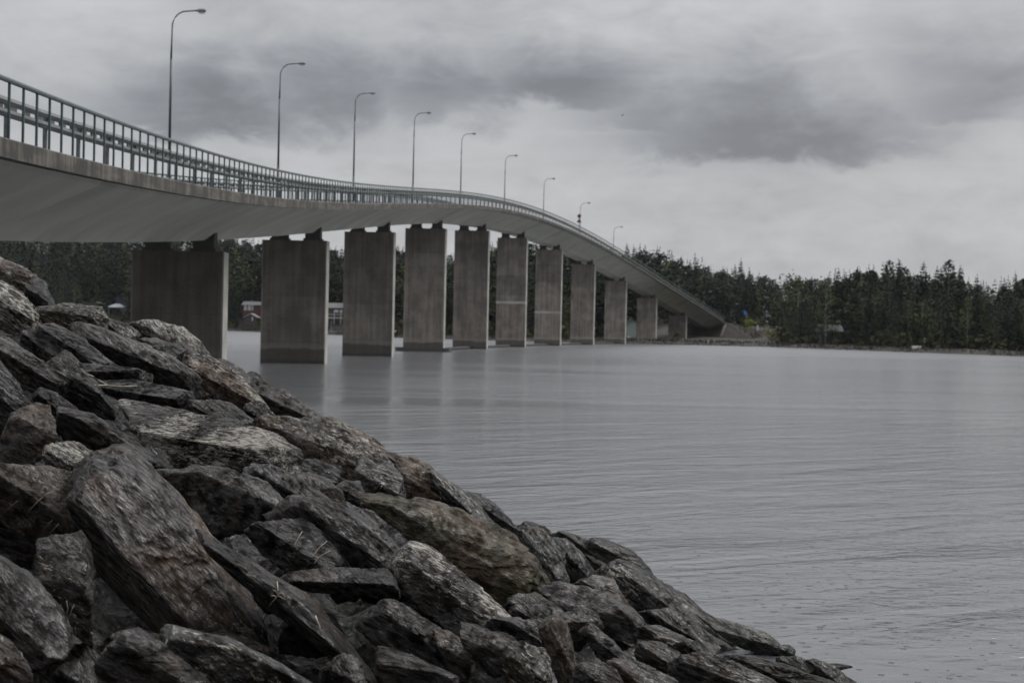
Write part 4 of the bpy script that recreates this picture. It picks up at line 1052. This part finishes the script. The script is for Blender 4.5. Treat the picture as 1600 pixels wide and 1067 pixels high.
def rock(poly, label, ridge=None, phi=-36, lit=52, front=32, D=.26, tone=1.0, lich=.12, rust=.08, moss=.05, facets=None, dY=0.0, rough=1.0, name='boulder', grp=None, p=11, grain=None):
    P2 = np.array(poly, float); cen = P2.mean(0)
    A = 0.0
    for a, b_ in zip(P2, np.roll(P2, -1, 0)): A += a[0] * b_[1] - a[1] * b_[0]
    if A < 0: P2 = P2[::-1]
    P2 = cen + (P2 - cen) * (1.15 + 6.0 / max(30, np.ptp(P2[:, 1])))
    seed = int(cen[0] * 13 + cen[1] * 7); r = np.random.default_rng(seed)
    Y = bank_depth(*cen) + dY
    rz_ = pxray(*cen)[2]
    if rz_ < 0: Y = min(Y, (CAM_H - .12) / -rz_)
    C0 = at(cen[0], cen[1], Y)
    Np = .5 * BANKN - .8 * VIEW; Np /= np.linalg.norm(Np)
    def onplane(x, y):
        ry = pxray(x, y); return CAM + ry * ((C0 - CAM) @ Np) / (ry @ Np)
    W = np.array([onplane(x, y) for x, y in P2]); c = W.mean(0)
    U_ = W - c
    size = math.sqrt(abs(A) / 2) * Y / FPX
    N = []; Dd = []
    def addp(n, pt): 
        n = n / np.linalg.norm(n); d = float(n @ (pt - c))
        N.append(n); Dd.append(max(d, .07 * size))
    mv = -VIEW
    for k in range(len(P2)):
        a, b_ = P2[k], P2[(k + 1) % len(P2)]
        n = np.cross(pxray(*a), pxray(*b_)); n /= np.linalg.norm(n)
        if n @ (W[k] - c) < 0: n = -n
        ta, tb = R(r.uniform(8, 24)), R(r.uniform(6, 14))
        addp(n * math.cos(ta) + mv * math.sin(ta), W[k]); addp(n * math.cos(tb) - mv * math.sin(tb), W[k])
    rx, ry = ridge if ridge is not None else (cen[0] + 0.0, cen[1] - .06 * (P2[:, 1].max() - P2[:, 1].min()))
    Ap = onplane(rx, ry) + mv * D * size
    fl = facets if facets is not None else [(phi + 96 + r.uniform(-8, 8), lit), (phi - 92 + r.uniform(-12, 12), front), (phi + 10, 58), (phi + 185, 60)]
    for q, (deg, tl) in enumerate(fl):
        addp(camv(deg, tl), Ap if q < 2 else c + (lambda q_: q_ * (U_ @ q_).max() * .74)(RIGHT * math.cos(R(deg)) + UP * math.sin(R(deg))) + mv * D * size * .6)
    addp(-Np, c - Np * .85 * size)
    n_main = len(N)
    # local frame: x along the foliation, z out of the rock face
    ph_ = phi + r.uniform(-22, 22); ex = RIGHT * math.cos(R(ph_)) + UP * math.sin(R(ph_)); ex = ex - Np * (ex @ Np); ex /= np.linalg.norm(ex)
    ey = np.cross(Np, ex); B = np.stack([ex, ey, Np], 1)
    e0 = np.abs(U_ @ ex).max(); e1 = np.abs(U_ @ ey).max()
    pix = math.sqrt(abs(A) / 2)
    dirs, faces = ico(7 if pix > 150 else (6 if pix > 55 else 5))
    dr = dirs * (e0, e1, .55 * size); dr /= np.linalg.norm(dr, axis=1)[:, None]; dr = dr @ B.T
    def radius(Dr, pw):
        S = np.zeros(len(Dr))
        for n, d in zip(N, Dd): S += np.clip(Dr @ n / d, 0, None) ** pw
        return S ** (-1 / pw)
    pw = p * 3.6
    V0 = dr * radius(dr, 60)[:, None]
    for q in range(7):
        n = camv(r.uniform(0, 360), r.uniform(25, 85)); N.append(n); Dd.append((V0 @ n).max() * r.uniform(.88, .99))
    base_n = list(N[2 * len(P2):2 * len(P2) + 4])
    for q in range(12):                     # broken facets: planes a little off the main faces
        n = base_n[q % 4] + r.normal(size=3) * .26; n /= np.linalg.norm(n); N.append(n); Dd.append((V0 @ n).max() * r.uniform(.955, 1.0))
    pw *= 1.9
    rad = radius(dr, pw) * (1 + .8 / pw)
    V = dr * rad[:, None]                     # world-aligned, about c
    L = V @ B                                 # local
    o3 = r.uniform(0, 50, 3)
    s5 = math.sqrt(size)
    k1 = fbm(L / size * 1.9 + o3, 4, .5)
    k2 = fbm(L * (1.3, 5.5, 5.0) + o3 + 9, 4, .55)
    k3 = fbm(L * 7.0 + o3 + 21, 3, .55)
    lay_ = L[:, 1] * 5.5 + L[:, 2] * 4.0 + k1 * 1.6 + o3[0]
    step = np.abs((lay_ / 1.0) % 1.0 - .5); step = np.clip((step - .18) * 9, -1, 1)
    cellv = perlin(L / size * 4.2 + o3 + 40); facet_n = np.clip(np.abs(cellv) * 3, 0, 1)
    disp = rough * (k1 * .024 * size + k2 * .030 * s5 + k3 * .015 * s5 + step * .007 * s5 + (facet_n - .6) * .012 * s5)
    disp = np.clip(disp, -.28 * rad, .2 * rad)
    Lf = L + (L / np.linalg.norm(L, axis=1)[:, None]) * disp[:, None]
    me = mesh_np(name, Lf, faces, True); me.materials.append(ROCK)
    o = bpy.data.objects.new(name, me); COL.objects.link(o)
    Mx = Matrix.Identity(4)
    for q in range(3):
        for s_ in range(3): Mx[s_][q] = B[s_, q]
        Mx[q][3] = c[q]
    o.matrix_world = Mx
    o['label'] = label; o['category'] = 'boulder'; o['group'] = grp or 'boulders of the rock bank'
    o['grain'] = float(grain or r.choice((1.3, 1.8, 2.4, 3.2, 4.0))); o['grainsize'] = float(r.uniform(.75, 1.45))
    o['tone'] = float(tone) * float(r.uniform(.68, 1.0)); o['lichen'] = float(lich); o['rust'] = float(rust) + float(r.uniform(0, .30)) ** 1.0; o['moss'] = float(moss)
    return o

ROCKS = [
 # upper end of the bank, at the left picture edge
 dict(poly=[(-30,400),(5,403),(27,415),(52,433),(68,441),(62,456),(46,474),(10,485),(-30,480)], label='tan broken boulder, topmost of the bank, flecked all over', ridge=(10,425), tone=1.35, lich=.62, rust=.45, dY=1.5, rough=1.5, lit=45),
 dict(poly=[(46,450),(66,440),(75,460),(86,480),(64,488),(34,478)], label='dark wedge-shaped stone under the tan topmost boulder', tone=.7, lich=.15, dY=1.2),
 dict(poly=[(-30,443),(5,447),(30,461),(50,482),(57,505),(42,524),(15,520),(-30,505)], label='grey boulder with pale streaks just below the tan topmost one', ridge=(20,478), tone=1.25, lich=.5, rough=1.2, dY=.6),
 dict(poly=[(55,484),(90,479),(148,482),(159,498),(155,522),(110,534),(66,515)], label='blocky olive-brown boulder flecked yellow, level-topped, left of the widest pier', ridge=(108,490), phi=-4, tone=1.0, lich=.42, moss=.5, rust=.35, front=20),
 dict(poly=[(157,504),(172,501),(196,509),(212,522),(190,536),(158,526)], label='small knobbly stone between the level-topped boulder and the widest pier', lich=.4, tone=.9, dY=1.5),
 dict(poly=[(186,532),(212,512),(238,506),(280,515),(304,536),(322,566),(300,590),(262,566),(228,545)], label='pale-flecked humped boulder standing against the foot of the widest pier', ridge=(262,528), tone=1.15, lich=.58, rough=1.3, dY=.8),
 dict(poly=[(206,535),(240,531),(284,546),(262,562),(222,552)], label='flat dark slab tucked under the pale-flecked humped boulder', tone=.75, lich=.1, dY=-.3),
 dict(poly=[(296,562),(326,562),(352,576),(388,606),(410,634),(396,654),(350,645),(312,625),(290,596)], label='long brown boulder spotted with white, sloping down from the widest pier', ridge=(345,598), tone=1.05, lich=.62, rust=.25, rough=1.3, dY=.2),
 dict(poly=[(334,566),(352,565),(378,580),(398,606),(380,612),(350,592)], label='narrow dark stone at the water edge below the widest pier', tone=.6, dY=1.4),
 dict(poly=[(379,594),(392,583),(406,589),(420,606),(414,616),(388,616)], label='small dark stone in the water in front of the second pier', tone=.6, dY=2.2, p=7),
 dict(poly=[(112,514),(130,509),(168,520),(218,539),(263,558),(297,584),(299,602),(283,624),(252,612),(210,590),(165,556)], label='long smooth grey slab pointing down to the right, above a black gap', ridge=(205,553), lit=44, front=50, tone=1.15, lich=.16, phi=-30),
 dict(poly=[(58,515),(86,511),(126,531),(162,562),(170,574),(128,582),(96,566),(74,540)], label='smooth grey slab below the level-topped olive boulder', ridge=(110,540), tone=.9, lich=.06),
 dict(poly=[(102,562),(150,569),(216,572),(228,579),(223,600),(196,606),(140,593)], label='flat-topped grey block over the pale stick', ridge=(165,580), phi=-8, lit=60, tone=.95, lich=.1),
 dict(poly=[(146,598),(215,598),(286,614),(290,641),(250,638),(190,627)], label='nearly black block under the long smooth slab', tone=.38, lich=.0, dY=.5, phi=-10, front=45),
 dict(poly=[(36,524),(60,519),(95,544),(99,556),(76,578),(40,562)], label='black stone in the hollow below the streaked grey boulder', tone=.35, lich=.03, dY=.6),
 dict(poly=[(-30,530),(15,536),(45,554),(92,592),(97,614),(60,618),(16,600),(-30,588)], label='dark ridged boulder crossing the left picture edge, above a smoother grey one', ridge=(40,565), tone=.7, lich=.2, rust=.15),
 dict(poly=[(68,580),(105,555),(128,575),(148,602),(168,627),(174,652),(130,646),(92,616)], label='dark angular boulder left of the pale stick', ridge=(112,590), tone=.62, lich=.06),
 dict(poly=[(-30,552),(5,577),(30,608),(54,639),(38,654),(16,672),(3,704),(-30,725)], label='smooth grey boulder half cut off by the left picture edge, at middle height', ridge=(8,610), tone=1.15, lich=.25, phi=-50),
 dict(poly=[(55,622),(66,611),(86,617),(114,638),(104,656),(60,650)], label='small rounded grey stone on the broad brownish boulder', tone=.95, lich=.05, dY=.3, p=8),
 dict(poly=[(-6,738),(4,694),(20,655),(55,640),(92,643),(110,665),(102,692),(84,702),(86,738),(40,750)], label='broad brownish-grey boulder with a flat cracked face', ridge=(60,660), lit=60, front=16, tone=.95, lich=.10, rust=.2),
 dict(poly=[(92,632),(113,627),(150,652),(216,664),(245,706),(264,740),(215,747),(165,724),(104,698)], label='slate-grey slab with a sharp light edge, above the largest slab', ridge=(165,675), lit=42, front=42, tone=1.0, lich=.08),
 dict(poly=[(171,632),(185,621),(250,637),(330,655),(400,675),(439,699),(443,735),(380,753),(320,747),(262,737),(233,692),(180,650)], label='long slab with a white-flecked top and rough dark front', ridge=(335,690), phi=-12, lit=62, front=24, tone=1.0, lich=.66, moss=.15, rough=1.25, D=.3),
 dict(poly=[(283,645),(300,629),(350,631),(388,660),(345,668),(288,657)], label='low grey stone behind the white-flecked long slab', tone=.8, lich=.2, dY=.2),
 dict(poly=[(376,660),(386,638),(406,631),(428,655),(432,666),(400,672)], label='knobbly dark stone at the end of the white-flecked long slab', tone=.6, lich=.35, rough=1.5),
 dict(poly=[(384,612),(410,608),(442,613),(482,640),(510,662),(452,665),(422,652)], label='purple-grey slab with a dark hollow front, by the water near the second pier', ridge=(440,630), lit=50, tone=1.05, lich=.08, dY=.6),
 dict(poly=[(402,672),(430,661),(512,661),(552,682),(578,697),(594,722),(584,768),(540,795),(488,780),(448,742)], label='big brown boulder with orange and white flecks in the middle of the bank', ridge=(500,690), phi=-28, lit=50, front=18, tone=1.15, lich=.40, rust=.62, moss=.2, rough=1.2),
 dict(poly=[(546,681),(560,673),(586,695),(608,706),(638,715),(655,719),(672,748),(650,762),(618,745),(584,716)], label='dark pointed stone jutting over the water beside the big brown boulder', ridge=(590,705), tone=.68, lich=.12, dY=.6),
 dict(poly=[(560,722),(600,724),(624,746),(626,785),(590,793),(563,780)], label='mottled grey stone wedged under the dark pointed one', tone=.95, lich=.32, rust=.2, front=15),
 dict(poly=[(606,748),(640,716),(664,732),(690,756),(694,786),(655,794),(618,782)], label='rusty orange-brown stone at the bank edge, above the mossy boulder', tone=.95, rust=.8, lich=.28, front=18, rough=1.4),
 dict(poly=[(668,734),(692,748),(738,780),(774,827),(760,836),(716,822),(684,786)], label='dark grey edge boulder streaked lengthwise above the water', ridge=(715,780), tone=.85, lich=.26, phi=-45, dY=.4),
 dict(poly=[(726,772),(752,775),(778,795),(810,830),(776,834),(748,810)], label='small dark smooth boulder at the waterline beyond the streaked edge boulder', tone=.62, lich=.02, dY=.9, p=8),
 dict(poly=[(632,790),(655,779),(692,789),(724,816),(700,822),(655,806)], label='slab with a cream-coloured top lying on the mossy boulder', tone=1.2, lich=.6, rust=.2, phi=-15, lit=60, dY=-.1),
 dict(poly=[(526,792),(562,778),(642,790),(732,815),(777,835),(817,868),(839,905),(839,950),(826,976),(788,964),(732,918),(648,872),(588,842)], label='largest olive-brown mossy boulder, orange at its lower end', ridge=(735,860), phi=-33, lit=46, front=22, tone=1.25, lich=.12, rust=.85, moss=.75, rough=1.2),
 dict(poly=[(378,742),(402,733),(436,735),(464,752),(502,778),(530,802),(482,815),(440,802),(402,770)], label='dark grey boulder with a small notch below the big brown one', ridge=(445,758), tone=.8, lich=.06),
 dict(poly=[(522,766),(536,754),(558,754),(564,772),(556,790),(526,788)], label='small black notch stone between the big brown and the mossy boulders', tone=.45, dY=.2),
 dict(poly=[(455,748),(484,744),(528,768),(534,802),(510,806),(478,776)], label='thin grey sheet of rock leaning on the big brown boulder', tone=1.0, lich=.08, dY=.1, lit=40, front=20),
 dict(poly=[(423,814),(470,789),(530,797),(568,815),(608,848),(636,882),(670,952),(655,968),(600,937),(538,897),(486,880)], label='ridge-backed grey boulder with a pale crest, left of the mossy one', ridge=(545,828), phi=-42, lit=44, front=42, tone=1.1, lich=.16),
 dict(poly=[(242,742),(328,737),(386,748),(410,766),(455,817),(402,829),(300,823),(266,796)], label='angular grey boulder with a smooth face and white crest, right of the largest slab', ridge=(385,765), phi=-38, lit=45, front=18, tone=1.0, lich=.10, facets=[(60,48),(-95,16),(-30,50),(170,60)]),
 dict(poly=[(70,702),(115,695),(166,722),(126,750),(104,754),(76,740)], label='cream-speckled top of rock at the head of the largest slab', tone=1.35, lich=.62, dY=-.1, lit=55),
 dict(poly=[(110,760),(124,744),(166,724),(206,720),(246,744),(302,815),(347,865),(382,935),(408,1014),(300,1004),(190,1003),(140,994),(126,860)], label='largest slab of all, its grooved grey top tilted above a black front', ridge=(228,868), facets=[(42,44),(-138,62),(-40,62),(130,66)], phi=-46, D=.34, tone=2.1, lich=.22, rough=.65, grain=3.6),
 dict(poly=[(278,822),(303,810),(347,822),(398,850),(438,880),(478,930),(562,980),(599,1025),(610,1095),(540,1095),(418,1022),(382,960),(328,865)], label='long smooth slab with dried weeds on it, right of the largest slab', ridge=(405,985), facets=[(58,30),(-125,52),(-40,60),(140,62)], phi=-42, D=.24, tone=1.5, lich=.16, rough=.7, grain=3.4),
 dict(poly=[(-30,736),(60,737),(106,745),(122,768),(129,830),(119,852),(60,862),(8,832),(-30,802)], label='olive-brown boulder with twigs across it, left of the largest slab', ridge=(60,770), tone=.72, lich=.28, moss=.45, rust=.4, front=35),
 dict(poly=[(10,892),(45,861),(120,844),(134,870),(144,1000),(142,1055),(104,1042),(78,960),(42,922)], label='purple-grey upright boulder left of the black front of the largest slab', ridge=(85,890), facets=[(80,40),(-80,20),(0,50),(160,55)], tone=.82, lich=.28, rust=.15),
 dict(poly=[(-30,864),(5,882),(46,907),(84,947),(98,975),(118,1029),(70,1040),(44,1066),(-30,1095)], label='smooth slate slab in the lower left corner of the bank', ridge=(20,960), facets=[(50,40),(-130,25),(-30,55),(170,60)], tone=1.15, lich=.05, rough=.8, dY=-.3),
 dict(poly=[(-30,985),(10,1004),(42,1046),(48,1095),(-30,1095)], label='small broken stone under the slate slab at the corner', tone=.85, lich=.25, dY=-.6),
 dict(poly=[(152,1032),(186,1004),(206,986),(222,990),(262,1020),(314,1062),(326,1095),(158,1095)], label='pyramid-shaped grey-brown stone below the largest slab', ridge=(232,1020), facets=[(50,50),(-110,24),(-30,60),(150,55)], tone=.95, lich=.16, dY=-.3),
 dict(poly=[(243,998),(280,979),(326,976),(372,1003),(422,1014),(492,1045),(534,1067),(538,1095),(300,1095),(264,1022)], label='low brown boulder veined with cream, below the largest slab tip', ridge=(380,1010), facets=[(75,62),(-90,22),(-20,60),(160,60)], tone=.9, lich=.32, rust=.45, dY=-.3),
 dict(poly=[(508,1048),(530,1028),(550,1027),(564,1050),(574,1095),(508,1095)], label='small pitted dark knob at the lower end of the smooth weed-strewn slab', tone=.6, lich=.2, rough=1.6, dY=-.8),
 dict(poly=[(438,905),(500,889),(592,891),(606,912),(615,942),(560,934),(498,926)], label='overhanging dark stone roofing the black hole in the bank', ridge=(540,905), facets=[(85,60),(-90,55),(-20,55),(170,55)], tone=.8, lich=.2, rust=.2),
 dict(poly=[(380,832),(430,817),(474,814),(502,840),(538,886),(500,907),(455,897),(408,864)], label='dark boulder crossed by thin bare roots', tone=.62, lich=.14, moss=.25),
 dict(poly=[(562,985),(604,941),(632,950),(692,992),(706,1020),(714,1064),(650,1048),(590,1014)], label='split boulder with a bright ridge, right of the black hole', ridge=(650,985), facets=[(52,50),(-125,34),(-30,58),(140,60)], tone=1.1, lich=.18, rust=.15),
 dict(poly=[(668,985),(700,991),(724,1008),(731,1029),(727,1066),(703,1064),(686,1016)], label='rounded brown lobe leaning on the split boulder', tone=.85, lich=.2, rust=.3, p=8),
 dict(poly=[(588,1012),(622,1019),(704,1056),(694,1080),(600,1090)], label='flat pale ledge under the split boulder', ridge=(650,1040), facets=[(75,66),(-90,40),(-20,55),(170,55)], tone=1.45, lich=.05, rough=.7, dY=-.3),
 dict(poly=[(614,876),(645,852),(670,860),(748,925),(790,963),(740,988),(694,982),(656,950)], label='slab streaked with white along its length, below the mossy boulder', ridge=(690,910), facets=[(50,40),(-125,22),(-30,55),(140,60)], tone=1.2, lich=.55, phi=-37),
 dict(poly=[(684,988),(700,976),(742,984),(794,1000),(810,1030),(816,1095),(742,1095),(722,1012)], label='plain dark grey boulder below the white-streaked slab', ridge=(745,1000), facets=[(70,50),(-95,14),(-20,55),(170,60)], tone=.85, lich=.05, dY=-.3),
 dict(poly=[(732,988),(796,957),(838,972),(874,975),(862,1002),(800,1013)], label='reddish-brown angular stone under the orange end of the mossy boulder', tone=.85, rust=.5, lich=.1),
 dict(poly=[(780,1016),(815,1007),(847,1015),(856,1035),(851,1095),(790,1095)], label='lumpy olive stone with a pale top near the lower picture edge', tone=.95, moss=.4, lich=.4, dY=-.3, rough=1.4),
 dict(poly=[(846,986),(866,967),(886,985),(896,1030),(903,1062),(872,1070),(854,1022)], label='reddish stone standing like a bent leg beside a dark cavity', ridge=(872,1000), tone=.9, rust=.45, lich=.12, phi=-65),
 dict(poly=[(860,976),(904,949),(926,962),(935,979),(885,1002)], label='greenish-black block on top of the bent-leg stone', tone=.55, moss=.2, facets=[(85,55),(-75,30),(-10,50),(170,55)], dY=-.3),
 dict(poly=[(836,926),(880,917),(947,935),(987,960),(998,985),(994,1028),(964,1022),(928,992),(848,976)], label='wide purple-brown boulder arching over the dark cavity', ridge=(930,950), phi=-24, lit=48, front=24, tone=1.0, lich=.16, rust=.3),
 dict(poly=[(908,993),(928,979),(952,1000),(992,1042),(948,1048)], label='smooth grey splinter lying in the dark cavity', ridge=(945,1008), facets=[(50,42),(-130,40),(-30,55),(150,60)], tone=1.25, lich=.06, dY=-.1),
 dict(poly=[(898,1050),(925,1033),(957,1048),(978,1095),(898,1095)], label='small rounded stone at the lower picture edge below the splinter', tone=.9, lich=.15, dY=-.3),
 dict(poly=[(938,1050),(960,1035),(992,1036),(1044,1060),(1058,1095),(954,1095)], label='rough brown stone at the lower picture edge, right of the splinter', tone=.9, lich=.15, rust=.25, dY=-.2),
 dict(poly=[(766,840),(805,830),(850,836),(870,858),(882,915),(850,928),(834,896),(803,866)], label='striped grey boulder behind the orange end of the mossy one', ridge=(835,850), tone=1.1, lich=.34, phi=-55, rough=1.3),
 dict(poly=[(810,831),(824,818),(849,824),(874,848),(862,858),(830,840)], label='dark rounded stone at the waterline above the striped boulder', tone=.6, moss=.1, dY=.9, p=8),
 dict(poly=[(855,846),(886,850),(908,868),(928,900),(926,912),(884,921),(875,886)], label='brown-grey boulder between the striped one and the water', ridge=(890,868), tone=.85, lich=.12, phi=-50, dY=.3),
 dict(poly=[(864,840),(884,834),(916,844),(938,855),(962,888),(935,887),(903,869)], label='black wet boulder at the waterline, first of a pair', tone=.5, lich=.05, dY=.9, p=8),
 dict(poly=[(916,851),(945,846),(987,865),(1007,885),(1022,910),(990,918),(952,889)], label='black wet boulder at the waterline with a smooth rounded back', ridge=(965,866), tone=.5, lich=.02, dY=.8, p=7, rough=.7),
 dict(poly=[(902,868),(926,872),(958,890),(964,904),(930,894)], label='small pale ledge stone tucked behind the black wet pair', tone=1.4, lich=.1, dY=.2),
 dict(poly=[(890,918),(928,902),(954,907),(980,952),(940,948)], label='yellowish-olive stone between the arch boulder and the big dark wedge', tone=1.0, moss=.6, lich=.3, rust=.2),
 dict(poly=[(938,898),(975,884),(996,889),(1052,925),(1112,968),(1154,1010),(1128,1018),(1000,970),(960,934)], label='big dark wedge with a white-flecked sloping top, low on the bank', ridge=(1035,937), facets=[(52,54),(-122,26),(-30,62),(150,58)], phi=-36, D=.3, tone=1.05, lich=.5),
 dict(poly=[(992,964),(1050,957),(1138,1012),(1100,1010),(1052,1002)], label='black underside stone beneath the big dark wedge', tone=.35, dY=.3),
 dict(poly=[(1092,962),(1130,969),(1197,990),(1217,1010),(1236,1026),(1198,1028),(1148,1002)], label='white-flecked flat slab running out to the water', ridge=(1165,994), lit=58, tone=1.1, lich=.66, phi=-26, dY=.3),
 dict(poly=[(1050,926),(1072,931),(1102,960),(1076,960)], label='thin dark stone showing behind the top of the big dark wedge', tone=.6, dY=.7),
 dict(poly=[(1216,1012),(1230,1008),(1239,1016),(1238,1028),(1222,1030)], label='small black knob at the end of the white-flecked flat slab', tone=.4, dY=.3, p=6),
 dict(poly=[(992,986),(1030,983),(1086,1005),(1060,1016),(998,1012)], label='flat stone with white scratches in the shade of the big dark wedge', ridge=(1035,995), lit=62, tone=1.0, lich=.5),
 dict(poly=[(996,1012),(1030,1004),(1058,1020),(1063,1042),(1052,1064),(1000,1044)], label='rusty brown stone below the flat scratched one', tone=.95, rust=.5, lich=.15),
 dict(poly=[(1046,1012),(1086,1001),(1124,1010),(1104,1028),(1060,1034)], label='grey ledge stone with a split surface below the big dark wedge', tone=1.05, lich=.25, lit=60),
 dict(poly=[(1052,1038),(1090,1027),(1142,1039),(1206,1066),(1208,1095),(1056,1095)], label='wide dark slab on the lower picture edge, second from the water', ridge=(1110,1045), tone=.95, lich=.22, phi=-20, dY=-.1),
 dict(poly=[(1120,1026),(1180,1029),(1262,1054),(1336,1078),(1300,1095),(1186,1074)], label='long dark slab sliding into the water at the lower picture edge', ridge=(1190,1042), tone=.85, lich=.2, phi=-20),
 dict(poly=[(1216,1030),(1245,1029),(1273,1040),(1257,1062),(1223,1052)], label='olive weed-covered stone near the water end of the bank', tone=.75, moss=.7, lich=.2, dY=.1),
 dict(poly=[(1252,1041),(1275,1033),(1302,1045),(1344,1074),(1280,1080)], label='brown-grey stone, last of the bank before the water', tone=.85, lich=.08, dY=.1),
]
for q_ in ROCKS: rock(**q_)
plank_p = at(1301, 1041.5, 11.6)
o = rock([(1272,1038),(1300,1036),(1320,1039),(1327,1042),(1300,1047),(1276,1045)], 'flat dark stone barely above the water off the end of the bank', tone=.5, dY=.0, facets=[(88,74),(-90,30),(0,60),(180,60)])

# stones wedged in the gaps, mostly in shadow between the boulders
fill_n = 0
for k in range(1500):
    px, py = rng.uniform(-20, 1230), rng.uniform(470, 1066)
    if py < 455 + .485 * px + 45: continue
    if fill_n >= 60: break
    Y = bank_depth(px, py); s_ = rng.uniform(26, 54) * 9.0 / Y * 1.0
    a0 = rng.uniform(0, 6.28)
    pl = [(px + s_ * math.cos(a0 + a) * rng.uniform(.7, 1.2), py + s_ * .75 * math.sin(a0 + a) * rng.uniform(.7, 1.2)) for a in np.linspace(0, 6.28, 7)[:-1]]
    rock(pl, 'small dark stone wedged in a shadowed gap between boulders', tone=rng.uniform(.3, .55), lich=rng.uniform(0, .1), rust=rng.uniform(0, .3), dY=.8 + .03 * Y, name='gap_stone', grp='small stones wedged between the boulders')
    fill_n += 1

# ------------------------------------------------------------------ dry stems and twigs on the rocks
STRAW = mat_simple('dry_stem', (.26, .225, .175), .8, var=.3, scale=20); TWIG = mat_simple('grey_twig', (.20, .165, .125), .85, var=.3, scale=20)
bpy.context.view_layer.update()
DG = bpy.context.evaluated_depsgraph_get()
def onrock(x, y, lift=.012):
    d = Vector(pxray(x, y)).normalized()
    ok, loc, nrm, *_ = scene.ray_cast(DG, Vector(CAM), d)
    if not ok or loc.length > 40: return None
    return np.array(loc - d * lift)
def stem(name, label, pts, rad, mat, shoots=(), cat='twig'):
    W = [onrock(*q) for q in pts]
    if any(w_ is None for w_ in W): return
    t_ = thing(name, label, cat, tuple(W[0]), 'dry stems lying on the boulders')
    MB().tube([w_ - W[0] for w_ in W], list(np.linspace(rad * .75, rad * .4, len(W))), 6).obj('stalk', mat, t_, True)
    for br in shoots:
        Wb = [onrock(*q, lift=.02) for q in br]
        if all(w_ is not None for w_ in Wb): MB().tube([w_ - W[0] for w_ in Wb], rad * .5, 5).obj('side_shoot', mat, t_, True)
stem('dry_stick', 'pale forked stick lying across the flat-topped grey block', [(138, 586), (146, 589), (156, 595), (167, 601)], .016, STRAW, [[(148, 602), (167, 602), (190, 604), (214, 603)]])
stem('dry_weed', 'withered weed with a curly straw head on the long smooth slab', [(412, 978), (416, 962), (421, 946), (429, 936), (434, 930)], .006, STRAW,
     [[(434, 930), (438, 925), (444, 928)], [(434, 930), (431, 923), (426, 921)], [(434, 930), (440, 933), (446, 936)], [(434, 930), (434, 918), (433, 908)], [(432, 932), (428, 930), (424, 931)], [(435, 929), (441, 926), (445, 932), (440, 937)]], 'dry plant')
stem('dry_stick', 'short bent straw lower on the long smooth slab, right of the weed', [(493, 962), (496, 970), (500, 978), (500, 988)], .007, STRAW)
stem('dry_stick', 'thin grey root hanging in a V over the dark boulder', [(480, 884), (489, 868), (498, 856), (511, 845)], .006, TWIG, [[(491, 880), (498, 870), (508, 864), (516, 860)], [(460, 851), (466, 840), (472, 830)]])
stem('dry_stick', 'small pale twig standing by the mottled grey stone', [(592, 768), (596, 760), (600, 750)], .008, STRAW)
stem('dry_stick', 'bare twigs across the olive-brown boulder left of the largest slab', [(42, 802), (60, 782), (76, 770), (88, 764)], .005, TWIG, [[(66, 830), (74, 820), (82, 812)], [(74, 838), (84, 826), (92, 818)], [(8, 800), (18, 790), (28, 782)]])
stem('dry_stick', 'tuft of bleached straw beside the upright purple-grey boulder', [(104, 962), (106, 950), (104, 938)], .006, STRAW, [[(108, 966), (112, 952), (116, 944)], [(100, 964), (98, 952), (94, 944)], [(118, 990), (117, 980), (121, 972)]])
